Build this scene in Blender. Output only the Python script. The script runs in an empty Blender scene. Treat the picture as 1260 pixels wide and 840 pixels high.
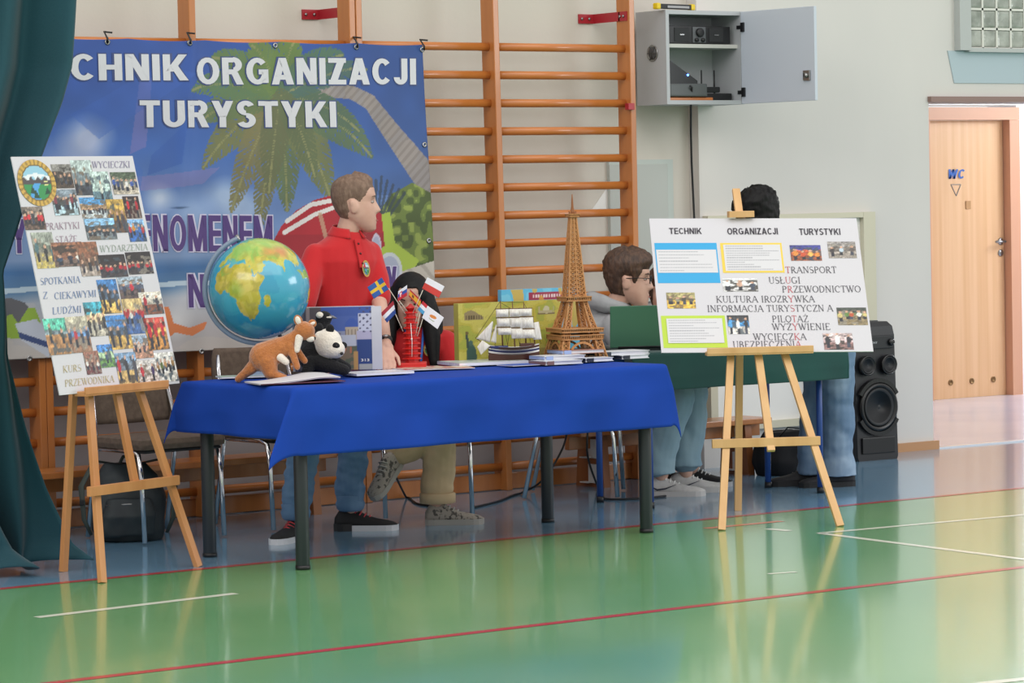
import bpy, bmesh, math, random
import numpy as np
from mathutils import Vector, Matrix, Euler, noise
PI = math.pi
R = math.radians
S = bpy.context.scene
COL = S.collection
random.seed(7)

# ------------------------------------------------------------------ camera
CAM = np.array([-9.615, -13.254, 1.5])
YAW, PITCH, ROLL, FPX = R(36.0), R(2.5479), math.atan(.021), 3900.0
cam_data = bpy.data.cameras.new('camera')
cam_data.sensor_width = 36.0
cam_data.lens = FPX / 1260 * 36
cam_data.clip_end = 200
cam = bpy.data.objects.new('camera', cam_data)
COL.objects.link(cam)
cam.matrix_world = (Matrix.Translation(CAM) @ Matrix.Rotation(-YAW, 4, 'Z')
                    @ Matrix.Rotation(PI/2 - PITCH, 4, 'X') @ Matrix.Rotation(-ROLL, 4, 'Z'))
S.camera = cam

# ------------------------------------------------------------------ light
W = bpy.data.worlds.new('world'); S.world = W; W.use_nodes = True
bg = W.node_tree.nodes['Background']
bg.inputs['Color'].default_value = (1, .985, .965, 1)
bg.inputs['Strength'].default_value = .95
def area(name, loc, aim, sx, sy, power, col=(1, 1, 1)):
    d = bpy.data.lights.new(name, 'AREA'); d.shape = 'RECTANGLE'
    d.size, d.size_y, d.energy, d.color = sx, sy, power, col
    o = bpy.data.objects.new(name, d); COL.objects.link(o)
    o.location = loc
    o.rotation_euler = (Vector(aim) - Vector(loc)).to_track_quat('-Z', 'Y').to_euler()
    return o
area('gym_window_light', (-11, -6, 6.5), (-1.5, -1.5, .8), 9, 3, 330, (1, .98, .95))
area('ceiling_light', (-2, -7.5, 7.5), (-1, -1, .6), 8, 5, 270, (1, .96, .9))
area('corridor_light', (7.6, 1.9, 2.6), (6.6, 2.2, .6), 1.8, 1.4, 135, (.9, .95, 1))
area('side_window_light', (6.5, -8.5, 3.6), (-.5, -5.5, 0), 4.5, 2.2, 230, (.93, .97, 1))
S.view_settings.view_transform = 'Standard'
S.view_settings.look = 'None'
S.view_settings.gamma = 1
S.view_settings.use_curve_mapping = False
S.view_settings.exposure = 0.0

# ------------------------------------------------------------------ measuring: a sight line meets a real plane of the room
_u = np.array([math.cos(YAW), math.sin(YAW)]); _n = np.array([-math.sin(YAW), math.cos(YAW)])
def sight(px, py):
    x, y = (px-630)/FPX, -(py-420)/FPX
    c, s = math.cos(ROLL), math.sin(ROLL)
    X, Z = x*c + y*s, -x*s + y*c
    c, s = math.cos(PITCH), math.sin(PITCH)
    f, z = c + Z*s, -s + Z*c
    # right and forward of the camera in room axes
    return np.array([X*math.cos(YAW) + f*math.sin(YAW), -X*math.sin(YAW) + f*math.cos(YAW), z])
def atz(px, py, z=0.0):
    d = sight(px, py); return Vector(CAM + d*(z-CAM[2])/d[2])
def aty(px, py, y):
    d = sight(px, py); return Vector(CAM + d*(y-CAM[1])/d[1])
def onplane(px, py, p0, nv):
    d = sight(px, py); p0 = np.array(p0); nv = np.array(nv)
    return Vector(CAM + d*((p0-CAM) @ nv)/(d @ nv))

# ------------------------------------------------------------------ materials
def srgb(c):
    if isinstance(c, str):
        c = [int(c[i:i+2], 16)/255 for i in (1, 3, 5)]
    return tuple((v/12.92 if v <= .04045 else ((v+.055)/1.055)**2.4) for v in c)
MC = {}
def mat(name, col='#888888', rough=.6, metal=0, var=None, bump=None, spec=.5, coat=0, sheen=0, alpha=None):
    if name in MC: return MC[name]
    m = bpy.data.materials.new(name); m.use_nodes = True
    nt = m.node_tree; p = nt.nodes['Principled BSDF']
    c = srgb(col)
    p.inputs['Base Color'].default_value = (*c, 1)
    p.inputs['Roughness'].default_value = rough
    p.inputs['Metallic'].default_value = metal
    p.inputs['Specular IOR Level'].default_value = spec
    if coat: p.inputs['Coat Weight'].default_value = coat; p.inputs['Coat Roughness'].default_value = .08
    if sheen: p.inputs['Sheen Weight'].default_value = sheen
    tc = nt.nodes.new('ShaderNodeTexCoord')
    def nz(scale, detail=4):
        mp = nt.nodes.new('ShaderNodeMapping'); n = nt.nodes.new('ShaderNodeTexNoise')
        if isinstance(scale, (tuple, list)):
            mp.inputs['Scale'].default_value = scale; n.inputs['Scale'].default_value = 1
        else: n.inputs['Scale'].default_value = scale
        n.inputs['Detail'].default_value = detail
        nt.links.new(tc.outputs['Object'], mp.inputs['Vector']); nt.links.new(mp.outputs['Vector'], n.inputs['Vector'])
        return n
    if var:
        sc, col2, lo, hi = var
        n = nz(sc); r = nt.nodes.new('ShaderNodeValToRGB')
        r.color_ramp.elements[0].position, r.color_ramp.elements[1].position = lo, hi
        r.color_ramp.elements[0].color = (*c, 1); r.color_ramp.elements[1].color = (*srgb(col2), 1)
        nt.links.new(n.outputs['Fac'], r.inputs['Fac']); nt.links.new(r.outputs['Color'], p.inputs['Base Color'])
    if bump:
        sc, st, dist = bump
        n = nz(sc, 3); b = nt.nodes.new('ShaderNodeBump')
        b.inputs['Strength'].default_value = st; b.inputs['Distance'].default_value = dist
        nt.links.new(n.outputs['Fac'], b.inputs['Height']); nt.links.new(b.outputs['Normal'], p.inputs['Normal'])
    MC[name] = m
    return m
def printed(name='printed', rough=.45, coat=0):
    """ink on paper or vinyl: the colour is stored on the mesh"""
    if name in MC: return MC[name]
    m = mat(name, '#ffffff', rough, coat=coat)
    a = m.node_tree.nodes.new('ShaderNodeAttribute'); a.attribute_name = 'ink'
    m.node_tree.links.new(a.outputs['Color'], m.node_tree.nodes['Principled BSDF'].inputs['Base Color'])
    return m

# ------------------------------------------------------------------ mesh building
def T(x=0, y=0, z=0): return Matrix.Translation((x, y, z))
def RX(a): return Matrix.Rotation(a, 4, 'X')
def RY(a): return Matrix.Rotation(a, 4, 'Y')
def RZ(a): return Matrix.Rotation(a, 4, 'Z')
class MB:
    def __init__(s): s.bm = bmesh.new()
    def _add(s, vs, fs, M=None, smooth=False):
        v = [s.bm.verts.new((M @ Vector(p)) if M else p) for p in vs]
        for f in fs:
            try: s.bm.faces.new([v[i] for i in f]).smooth = smooth
            except ValueError: pass
        return s
    def box(s, c, d, M=None, bevel=0):
        b = bmesh.new(); bmesh.ops.create_cube(b, size=1)
        for v in b.verts: v.co = Vector((v.co.x*d[0]+c[0], v.co.y*d[1]+c[1], v.co.z*d[2]+c[2]))
        if bevel: bmesh.ops.bevel(b, geom=b.edges[:], offset=bevel, segments=2, affect='EDGES', profile=.6)
        b.verts.index_update()
        s._add([v.co.copy() for v in b.verts], [[v.index for v in f.verts] for f in b.faces], M)
        b.free(); return s
    def bar(s, p0, p1, w, d, side=(1, 0, 0), bevel=0):
        p0, p1 = Vector(p0), Vector(p1); z = (p1-p0); L = z.length; z.normalize()
        x = Vector(side); x = (x - z*x.dot(z)).normalized(); y = z.cross(x)
        M = Matrix((( x.x, y.x, z.x, p0.x), (x.y, y.y, z.y, p0.y), (x.z, y.z, z.z, p0.z), (0, 0, 0, 1)))
        return s.box((0, 0, L/2), (w, d, L), M, bevel)
    def tube(s, pts, r, seg=10, M=None, flat=1.0, cap=True):
        pts = [Vector(p) for p in pts]; n = len(pts)
        rs = [r]*n if not isinstance(r, (list, tuple)) else list(r)
        vs, fs = [], []; ref = None
        for i, p in enumerate(pts):
            t = (pts[min(i+1, n-1)] - pts[max(i-1, 0)]).normalized()
            if ref is None:
                ref = Vector((0, 0, 1)) if abs(t.z) < .9 else Vector((1, 0, 0))
            a = (ref - t*ref.dot(t))
            if a.length < 1e-5: a = t.orthogonal()
            a.normalize(); ref = a; b = t.cross(a)
            for k in range(seg):
                th = 2*PI*k/seg
                vs.append(p + a*math.cos(th)*rs[i]*flat + b*math.sin(th)*rs[i])
        for i in range(n-1):
            for k in range(seg):
                fs.append([i*seg+k, i*seg+(k+1) % seg, (i+1)*seg+(k+1) % seg, (i+1)*seg+k])
        if cap: fs += [list(range(seg))[::-1], [(n-1)*seg+k for k in range(seg)]]
        return s._add(vs, fs, M, True)
    def lathe(s, prof, seg=24, M=None):
        vs, fs = [], []; n = len(prof)
        for r, z in prof:
            for k in range(seg):
                th = 2*PI*k/seg; vs.append((max(r, 1e-4)*math.cos(th), max(r, 1e-4)*math.sin(th), z))
        for i in range(n-1):
            for k in range(seg):
                fs.append([i*seg+k, i*seg+(k+1) % seg, (i+1)*seg+(k+1) % seg, (i+1)*seg+k])
        fs += [list(range(seg))[::-1], [(n-1)*seg+k for k in range(seg)]]
        return s._add(vs, fs, M, True)
    def ell(s, c, r, M=None, seg=16):
        rings = max(6, seg//2); vs = [(c[0], c[1], c[2]-r[2])]; fs = []
        for i in range(1, rings):
            ph = -PI/2 + PI*i/rings
            for k in range(seg):
                th = 2*PI*k/seg
                vs.append((c[0]+r[0]*math.cos(ph)*math.cos(th), c[1]+r[1]*math.cos(ph)*math.sin(th), c[2]+r[2]*math.sin(ph)))
        vs.append((c[0], c[1], c[2]+r[2])); last = len(vs)-1
        for k in range(seg):
            fs.append([0, 1+(k+1) % seg, 1+k]); fs.append([last, last-seg+k, last-seg+(k+1) % seg])
        for i in range(rings-2):
            for k in range(seg):
                a = 1+i*seg; fs.append([a+k, a+(k+1) % seg, a+seg+(k+1) % seg, a+seg+k])
        return s._add(vs, fs, M, True)
    def cap(s, p0, p1, r0, r1, seg=14):
        """a tapered limb with round ends"""
        p0, p1 = Vector(p0), Vector(p1); d = p1-p0; L = d.length; t = d/L
        pts, rs = [], []
        for k in range(5):
            a = PI/2*k/4; pts.append(p0 - t*r0*math.cos(a)); rs.append(max(r0*math.sin(a), .0008))
        for k in range(1, 4): pts.append(p0+d*k/4); rs.append(r0+(r1-r0)*k/4)
        for k in range(5):
            a = PI/2*k/4; pts.append(p1 + t*r1*math.sin(a)); rs.append(max(r1*math.cos(a), .0008))
        return s.tube(pts, rs, seg)
    def rings(s, rg, seg=24, M=None, power=2.3):
        """closed loft: rings of (centre, half width, half depth, turn about z)"""
        vs, fs = [], []; n = len(rg)
        for c, rx, ry, rz in rg:
            for k in range(seg):
                th = 2*PI*k/seg; ct, st = math.cos(th), math.sin(th)
                x = rx*math.copysign(abs(ct)**(2/power), ct); y = ry*math.copysign(abs(st)**(2/power), st)
                vs.append((c[0]+x*math.cos(rz)-y*math.sin(rz), c[1]+x*math.sin(rz)+y*math.cos(rz), c[2]))
        for i in range(n-1):
            for k in range(seg):
                fs.append([i*seg+k, i*seg+(k+1) % seg, (i+1)*seg+(k+1) % seg, (i+1)*seg+k])
        fs += [list(range(seg))[::-1], [(n-1)*seg+k for k in range(seg)]]
        return s._add(vs, fs, M, True)
    def prism(s, poly, t, M=None):
        n = len(poly); vs = [(x, y, 0) for x, y in poly]+[(x, y, t) for x, y in poly]
        fs = [list(range(n))[::-1], list(range(n, 2*n))]+[[i, (i+1) % n, n+(i+1) % n, n+i] for i in range(n)]
        return s._add(vs, fs, M)
    def grid(s, f, nu, nv, M=None, smooth=True):
        vs = [f(i/nu, j/nv) for j in range(nv+1) for i in range(nu+1)]; w = nu+1
        fs = [[j*w+i, j*w+i+1, (j+1)*w+i+1, (j+1)*w+i] for j in range(nv) for i in range(nu)]
        return s._add(vs, fs, M, smooth)
    def mesh(s, me):
        s.bm.from_mesh(me); return s
    def to_mesh(s, name='m', fix=True):
        if fix: bmesh.ops.recalc_face_normals(s.bm, faces=s.bm.faces[:])
        me = bpy.data.meshes.new(name); s.bm.to_mesh(me); s.bm.free(); return me
def link(name, me, m=None, parent=None):
    o = bpy.data.objects.new(name, me); COL.objects.link(o)
    if m:
        for x in (m if isinstance(m, list) else [m]): me.materials.append(x)
    if parent: o.parent = parent
    return o
def obj(name, b, m, parent=None, fix=True):
    return link(name, b.to_mesh(name, fix), m, parent)
def solid(o, t, off=-1):
    md = o.modifiers.new('thickness', 'SOLIDIFY'); md.thickness = t; md.offset = off; return o
def thing(name, label, cat, loc=(0, 0, 0), rz=0, group=None):
    o = bpy.data.objects.new(name, None); COL.objects.link(o); o.empty_display_size = .1
    o.location = loc; o.rotation_euler = (0, 0, rz)
    return tag(o, label, cat, group)
def tag(o, label, cat, group=None):
    o['label'] = label; o['category'] = cat
    if group: o['group'] = group
    return o
def struct(o, label=None):
    o['kind'] = 'structure'
    if label: o['label'] = label
    return o
def dup(root, label=None, group=None, **kw):
    """a copy of a thing with its parts and sub-parts"""
    r = root.copy(); COL.objects.link(r)
    if label: r['label'] = label
    if group: r['group'] = group
    for ch in list(root.children):
        c = ch.copy(); COL.objects.link(c); c.parent = r
        for g in list(ch.children):
            d = g.copy(); COL.objects.link(d); d.parent = c
    return r
def evaluated(o):
    bpy.context.view_layer.update()
    dg = bpy.context.evaluated_depsgraph_get()
    me = bpy.data.meshes.new_from_object(o.evaluated_get(dg)); old = o.data
    bpy.data.objects.remove(o); bpy.data.meshes.remove(old); return me
def blob(b, voxel=.008, smooth=4, fold=None):
    """melt overlapping forms into one continuous surface"""
    o = link('melt', b.to_mesh('melt'))
    md = o.modifiers.new('r', 'REMESH'); md.mode = 'VOXEL'; md.voxel_size = voxel
    if smooth:
        sm = o.modifiers.new('s', 'SMOOTH'); sm.iterations = smooth; sm.factor = .5
    me = evaluated(o)
    if fold:
        amp, sc = fold
        co = [v.co.copy() for v in me.vertices]; no = [v.normal.copy() for v in me.vertices]
        for v, c, n in zip(me.vertices, co, no):
            q = Vector((c.x*sc[0], c.y*sc[1], c.z*sc[2]))
            v.co = c + n*amp*(noise.noise(q) + .5*noise.noise(q*2.1+Vector((3, 1, 7))))
    me.polygons.foreach_set('use_smooth', [True]*len(me.polygons))
    return me

# ------------------------------------------------------------------ printed pictures
rngs = {}
def vnoise(U, V, scale, seed=0):
    g = np.random.RandomState(seed).rand(40, 40)
    x, y = (U*scale) % 38, (V*scale) % 38
    i, j = x.astype(int), y.astype(int); fx, fy = x-i, y-j
    fx, fy = fx*fx*(3-2*fx), fy*fy*(3-2*fy)
    return (g[j, i]*(1-fx)+g[j, i+1]*fx)*(1-fy)+(g[j+1, i]*(1-fx)+g[j+1, i+1]*fx)*fy
def C(h): return np.array([int(h[i:i+2], 16)/255 for i in (1, 3, 5)])
def mixc(img, m, col):
    m = np.clip(m, 0, 1)[..., None]; img[:] = img*(1-m)+(C(col) if isinstance(col, str) else col)*m
def inpoly(X, Y, poly):
    r = np.zeros(X.shape, bool); n = len(poly)
    for i in range(n):
        (x0, y0), (x1, y1) = poly[i], poly[(i+1) % n]
        if y0 == y1: continue
        r ^= ((y0 > Y) != (y1 > Y)) & (X < (x1-x0)*(Y-y0)/(y1-y0)+x0)
    return r
def segdist(X, Y, a, b):
    dx, dy = b[0]-a[0], b[1]-a[1]
    t = np.clip(((X-a[0])*dx+(Y-a[1])*dy)/(dx*dx+dy*dy+1e-12), 0, 1)
    return np.hypot(X-a[0]-t*dx, Y-a[1]-t*dy), t
def ink_mesh(name, nu, nv, pos, img):
    """pos(U,V)->X,Y,Z arrays; img rgb per vertex, display colours"""
    u = np.linspace(0, 1, nu+1); v = np.linspace(0, 1, nv+1); U, V = np.meshgrid(u, v)
    P = np.stack(pos(U, V), -1).reshape(-1, 3)
    w = nu+1; i, j = np.meshgrid(np.arange(nu), np.arange(nv)); a = (j*w+i).ravel()
    F = np.stack([a, a+1, a+w+1, a+w], 1)
    me = bpy.data.meshes.new(name)
    me.from_pydata(P.tolist(), [], F.tolist())
    at = me.color_attributes.new('ink', 'FLOAT_COLOR', 'POINT')
    c = np.clip(img(U, V), 0, 1).reshape(-1, 3)
    c = np.where(c <= .04045, c/12.92, ((c+.055)/1.055)**2.4)
    at.data.foreach_set('color', np.concatenate([c, np.ones((len(c), 1))], 1).astype(np.float32).ravel())
    me.polygons.foreach_set('use_smooth', [True]*len(me.polygons))
    return me
def picture(kind, seed):
    """a small snapshot: bands of ground and sky, people or blocks"""
    rs = np.random.RandomState(seed)
    def f(U, V):
        top, mid, low, ppl, n, hgt, base = kind
        img = np.zeros(U.shape+(3,)); img[:] = C(low)
        hz = .42+.1*(vnoise(U, U*0, 6, seed)-.5)
        mixc(img, (V > base), mid); mixc(img, (V > hz+.25), top)
        img *= (.6+.45*vnoise(U, V, 9, seed+1)+.4*vnoise(U, V, 19, seed+5))[..., None]
        mixc(img, (vnoise(U, V, 8, seed+2) > .62)*.75*(V < .85), ['#2a2622', '#6b5a4a', '#3d4a55', '#8a8378'][seed % 4])
        for k in range(n):
            x = (k+.5)/n+rs.uniform(-.04, .04); y = base-.08+rs.uniform(-.05, .06); h = hgt*rs.uniform(.6, .95)
            wd = min(.42/n, .085)
            mixc(img, (abs(U-x) < wd*.7) & (V > y-h*.45) & (V < y+h*.1), ['#1d2230', '#22242c', '#3a4050'][k % 3])
            mixc(img, (((U-x)/wd)**2+((V-y-h*.28)/(h*.3))**2 < 1)*1.0, ppl[k % len(ppl)])
            mixc(img, ((U-x)**2+((V-y-h*.68)*.8)**2 < (wd*.6)**2)*1.0, '#c69c84')
        img *= (.85+.3*np.random.RandomState(seed+9).rand(*U.shape))[..., None]
        return img
    return f
# ------------------------------------------------------------------ lettering
def text_mesh(body, size=1, offset=0.0, res=3):
    cu = bpy.data.curves.new('t', 'FONT'); cu.body = body; cu.size = size; cu.offset = offset; cu.resolution_u = res
    o = bpy.data.objects.new('t', cu); COL.objects.link(o)
    bpy.context.view_layer.update()
    me = bpy.data.meshes.new_from_object(o.evaluated_get(bpy.context.evaluated_depsgraph_get()))
    bpy.data.objects.remove(o); bpy.data.curves.remove(cu)
    return me
def fit_mesh(me, u0, u1, v0, v1, place, d=0.0):
    """stretch flat lettering into a rectangle and carry it onto a surface: place(u,v,d)"""
    xs = [v.co.x for v in me.vertices]; ys = [v.co.y for v in me.vertices]
    a, b, c, e = min(xs), max(xs), min(ys), max(ys)
    for v in me.vertices:
        v.co = place(u0+(v.co.x-a)/(b-a)*(u1-u0), v0+(v.co.y-c)/(e-c)*(v1-v0), d)
    return me
# a book face with serifs: strokes (x0,y0,x1,y1,thick) and arcs
GL = {
 'A': (.72, [(.04, 0, .34, 1, 0), (.36, 1, .66, 0, 1), (.16, .36, .54, .36, 0)], [(.04, 0), (.66, 0)]),
 'B': (.62, [(.12, 0, .12, 1, 1), ('a', .2, .76, .26, .24, -90, 90, 1), ('a', .22, .27, .3, .27, -90, 90, 1), (.1, 1, .24, 1, 0), (.1, .52, .24, .52, 0), (.1, 0, .26, 0, 0)], []),
 'C': (.68, [('a', .36, .5, .31, .5, 50, 310, 1), (.58, .68, .58, .92, 0)], []),
 'D': (.7, [(.12, 0, .12, 1, 1), ('a', .24, .5, .38, .5, -90, 90, 1), (.1, 1, .26, 1, 0), (.1, 0, .26, 0, 0)], []),
 'E': (.6, [(.12, 0, .12, 1, 1), (.05, 1, .52, 1, 0), (.12, .52, .42, .52, 0), (.05, 0, .54, 0, 0), (.52, .84, .52, 1, 0), (.54, 0, .54, .18, 0)], []),
 'F': (.56, [(.12, 0, .12, 1, 1), (.05, 1, .52, 1, 0), (.12, .5, .42, .5, 0), (.52, .82, .52, 1, 0)], [(.12, 0)]),
 'G': (.72, [('a', .36, .5, .31, .5, 50, 330, 1), (.6, .08, .6, .42, 1), (.5, .42, .68, .42, 0)], []),
 'I': (.32, [(.16, 0, .16, 1, 1)], [(.16, 0), (.16, 1)]),
 'J': (.4, [(.26, .16, .26, 1, 1), ('a', .13, .16, .13, .2, 190, 350, 0)], [(.26, 1)]),
 'K': (.7, [(.12, 0, .12, 1, 1), (.14, .42, .58, 1, 0), (.24, .54, .62, 0, 1)], [(.12, 0), (.12, 1), (.58, 1), (.62, 0)]),
 'L': (.58, [(.12, 0, .12, 1, 1), (.05, 0, .54, 0, 0), (.54, 0, .54, .2, 0)], [(.12, 1)]),
 'M': (.88, [(.12, 0, .12, 1, 0), (.14, 1, .43, .06, 1), (.43, .06, .74, 1, 0), (.75, 0, .75, 1, 1)], [(.12, 0), (.75, 0), (.1, 1), (.77, 1)]),
 'N': (.74, [(.12, 0, .12, 1, 0), (.12, 1, .62, 0, 1), (.62, 0, .62, 1, 0)], [(.12, 0), (.1, 1), (.62, 1)]),
 'O': (.74, [('a', .37, .5, .32, .5, 0, 360, 1)], []),
 'P': (.58, [(.12, 0, .12, 1, 1), ('a', .22, .74, .28, .26, -90, 90, 1), (.1, 1, .26, 1, 0), (.1, .48, .26, .48, 0)], [(.12, 0)]),
 'R': (.66, [(.12, 0, .12, 1, 1), ('a', .22, .74, .26, .26, -90, 90, 1), (.1, 1, .26, 1, 0), (.1, .48, .26, .48, 0), (.28, .48, .58, 0, 1)], [(.12, 0), (.59, 0)]),
 'S': (.54, [('a', .26, .75, .19, .25, 30, 250, 0), ('a', .26, .26, .22, .26, -140, 90, 1), (.16, .56, .34, .44, 1)], []),
 'T': (.62, [(.31, 0, .31, 1, 1), (.04, 1, .58, 1, 0), (.04, .82, .04, 1, 0), (.58, .82, .58, 1, 0)], [(.31, 0)]),
 'U': (.72, [(.14, .3, .14, 1, 1), (.6, .3, .6, 1, 0), ('a', .37, .3, .23, .3, 180, 360, 0)], [(.14, 1), (.6, 1)]),
 'W': (.94, [(.06, 1, .28, 0, 1), (.28, 0, .46, .9, 0), (.44, 1, .66, 0, 1), (.66, 0, .88, 1, 0)], [(.06, 1), (.45, 1), (.88, 1)]),
 'Y': (.7, [(.06, 1, .35, .46, 1), (.64, 1, .35, .46, 0), (.35, 0, .35, .48, 1)], [(.06, 1), (.64, 1), (.35, 0)]),
 'Z': (.62, [(.08, 1, .56, 1, 0), (.56, 1, .08, 0, 1), (.06, 0, .58, 0, 0), (.08, .84, .08, 1, 0), (.58, 0, .58, .18, 0)], []),
}
def glyph(ch):
    base = {'Ł': 'L', 'Ż': 'Z', 'Ź': 'Z', 'Ó': 'O'}.get(ch, ch)
    w, st, sf = GL[base]; st = list(st)
    if ch == 'Ł': st.append((.02, .42, .34, .62, 0))
    if ch == 'Ż': st.append((.3, 1.14, .3, 1.24, 1))
    if ch == 'Ź': st.append((.28, 1.1, .4, 1.26, 0))
    return w, st, sf
def serif_text(body, thick=.11, thin=.05, slant=0.0):
    """-> dict colourkey-> MB flat strokes; red letters marked by lower case following '*'"""
    quads = {0: [], 1: []}; x = 0; red = 0
    def line(k, a, b, t):
        a, b = Vector(a), Vector(b); d = b-a
        if d.length < 1e-6: return
        n = Vector((-d.y, d.x)).normalized()*t/2
        quads[k].append([a+n, a-n, b-n, b+n])
    for ch in body:
        if ch == '*': red = 1; continue
        if ch == ' ': x += .34; continue
        w, st, sf = glyph(ch)
        for s_ in st:
            if s_[0] == 'a':
                _, cx, cy, rx, ry, a0, a1, tk = s_; n = 14
                pts = [(x+cx+rx*math.cos(R(a0+(a1-a0)*i/n)), cy+ry*math.sin(R(a0+(a1-a0)*i/n))) for i in range(n+1)]
                for i in range(n):
                    am = R(a0+(a1-a0)*(i+.5)/n); t = thin+(thick-thin)*abs(math.cos(am))*tk
                    line(red, pts[i], pts[i+1], t)
            else:
                line(red, (x+s_[0], s_[1]), (x+s_[2], s_[3]), thick if s_[4] else thin)
        for sx, sy in sf: line(red, (x+sx-.1, sy), (x+sx+.1, sy), thin)
        x += w+.06; red = 0
    out = {}
    for k, q in quads.items():
        if not q: continue
        b = MB()
        for f in q: b._add([(p.x+slant*p.y, p.y, 0) for p in f], [[0, 1, 2, 3]])
        out[k] = b.to_mesh('letters', False)
    return out, x-.06
def serif_on(name, body, u0, u1, v0, v1, place, mats, parent, d=.0012, slant=0.0, thick=.11, thin=.05):
    ms, wid = serif_text(body, thick, thin, slant)
    res = []
    for k, me in ms.items():
        for v in me.vertices:
            v.co = place(u0+v.co.x/wid*(u1-u0), v0+v.co.y*(v1-v0), d)
        res.append(link(name, me, mats[k], parent))
    return res

# a heavy block face for the banner and headings
def block_text(body, t=.2):
    th = t*.86; b = MB(); X0 = 0
    def q(ps): b._add([(X0+x, y, 0) for x, y in ps], [[0, 1, 2, 3]])
    def V(x, y0=0, y1=1): q([(x-t/2, y0), (x+t/2, y0), (x+t/2, y1), (x-t/2, y1)])
    def H(y, x0, x1): q([(x0, y-th/2), (x1, y-th/2), (x1, y+th/2), (x0, y+th/2)])
    def D(x0, y0, x1, y1, k=1.1): w = t*k/2; q([(x0-w, y0), (x0+w, y0), (x1+w, y1), (x1-w, y1)])
    def A(cx, cy, rx, ry, a0, a1):
        n = 18
        for i in range(n):
            p, s = R(a0+(a1-a0)*i/n), R(a0+(a1-a0)*(i+1)/n); ix, iy = rx-t, ry-th
            q([(cx+rx*math.cos(p), cy+ry*math.sin(p)), (cx+rx*math.cos(s), cy+ry*math.sin(s)), (cx+ix*math.cos(s), cy+iy*math.sin(s)), (cx+ix*math.cos(p), cy+iy*math.sin(p))])
    for ch in body:
        if ch == ' ': X0 += .34; continue
        if ch == 'T': w = .62; H(1-th/2, 0, w); V(w/2)
        elif ch == 'E': w = .55; V(t/2); [H(y, 0, w) for y in (th/2, .5, 1-th/2)]
        elif ch == 'F': w = .52; V(t/2); [H(y, 0, w) for y in (.5, 1-th/2)]
        elif ch == 'C': w = .66; A(.35, .5, .35, .5, 42, 318)
        elif ch == 'H': w = .64; V(t/2); V(w-t/2); H(.5, 0, w)
        elif ch == 'N': w = .66; V(t/2); V(w-t/2); D(t*.55, 1, w-t*.55, 0)
        elif ch == 'I': w = t; V(t/2)
        elif ch == 'K': w = .70; V(t/2); D(t*.9, .34, w-t*.62, 1); D(.30, .6, w-t*.55, 0)
        elif ch in 'OÓ':
            w = .74; A(.37, .5, .37, .5, 0, 360)
            if ch == 'Ó': D(.34, 1.06, .46, 1.24, .8)
        elif ch == 'R': w = .68; V(t/2); H(1-th/2, 0, .36); H(.47, 0, .36); A(.36, .735, .28, .265+th*.1, -90, 90); D(.38, .47, w-t*.55, 0)
        elif ch == 'G': w = .72; A(.36, .5, .36, .5, 42, 335); V(w-t/2-.01, .06, .5); H(.47, .4, w-.01)
        elif ch == 'A': w = .72; D(t*.55, 0, .36, 1); D(w-t*.55, 0, .36, 1); H(.27, .14, w-.14)
        elif ch == 'Z': w = .60; H(1-th/2, 0, w); H(th/2, 0, w); D(t*.62, 0, w-t*.62, 1, 1.2)
        elif ch == 'J': w = .48; V(w-t/2, .28, 1); A(w/2, .28, w/2, .28, 180, 360)
        elif ch == 'U': w = .66; V(t/2, .32); V(w-t/2, .32); A(w/2, .32, w/2, .32, 180, 360)
        elif ch == 'Y': w = .68; D(t*.55, 1, w/2, .4); D(w-t*.55, 1, w/2, .4); V(w/2, 0, .44)
        elif ch == 'S': w = .60; A(.3, .735, .28, .265+th*.08, 25, 270); A(.3, .265, .3, .265+th*.08, -155, 90)
        elif ch == 'M': w = .84; V(t/2); V(w-t/2); D(t*.55, 1, w/2, 0); D(w-t*.55, 1, w/2, 0)
        elif ch == 'W': w = .98; D(t*.55, 1, .27, 0); D(.27, 0, .49, 1); D(.49, 1, .71, 0); D(.71, 0, w-t*.55, 1)
        X0 += w+.09
    return b.to_mesh('block', False)
# ------------------------------------------------------------------ the hall
M_wall = mat('wall_paint', '#cfc9bf', .75, var=((.5, .5, .25), '#c2bdb4', .35, .7), bump=(30, .08, .01))
M_wall2 = mat('wall_paint_pale', '#d3cfca', .7, var=((.9, .9, .35), '#c8c5c2', .35, .75), bump=(25, .06, .01))  # paler paint of the forward wall block and the wall round the opening
M_green_panel = mat('panel_paint', '#bcc4bf', .6)
M_wall_lower = mat('lower_wall_grey', '#b3abab', .55, var=((2, 2, 5), '#a59d9e', .4, .7))  # greyer tone for the lower part of the back wall
M_wood = mat('varnished_pine', '#c0793f', .32, var=((9, 9, 1.2), '#9d5c2e', .35, .75), coat=.25)
M_rung = mat('rung_wood', '#c97a3a', .3, var=((1.5, 9, 9), '#aa6128', .35, .75), coat=.3)
M_red = mat('red_bracket_paint', '#a3202c', .4)
M_steel = mat('steel', '#9a9a9a', .3, 1)
M_chrome = mat('chrome', '#d8d8da', .12, 1)
M_black = mat('black_plastic', '#141417', .45)
M_white = mat('white_paint', '#e6e5e2', .5)

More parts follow.
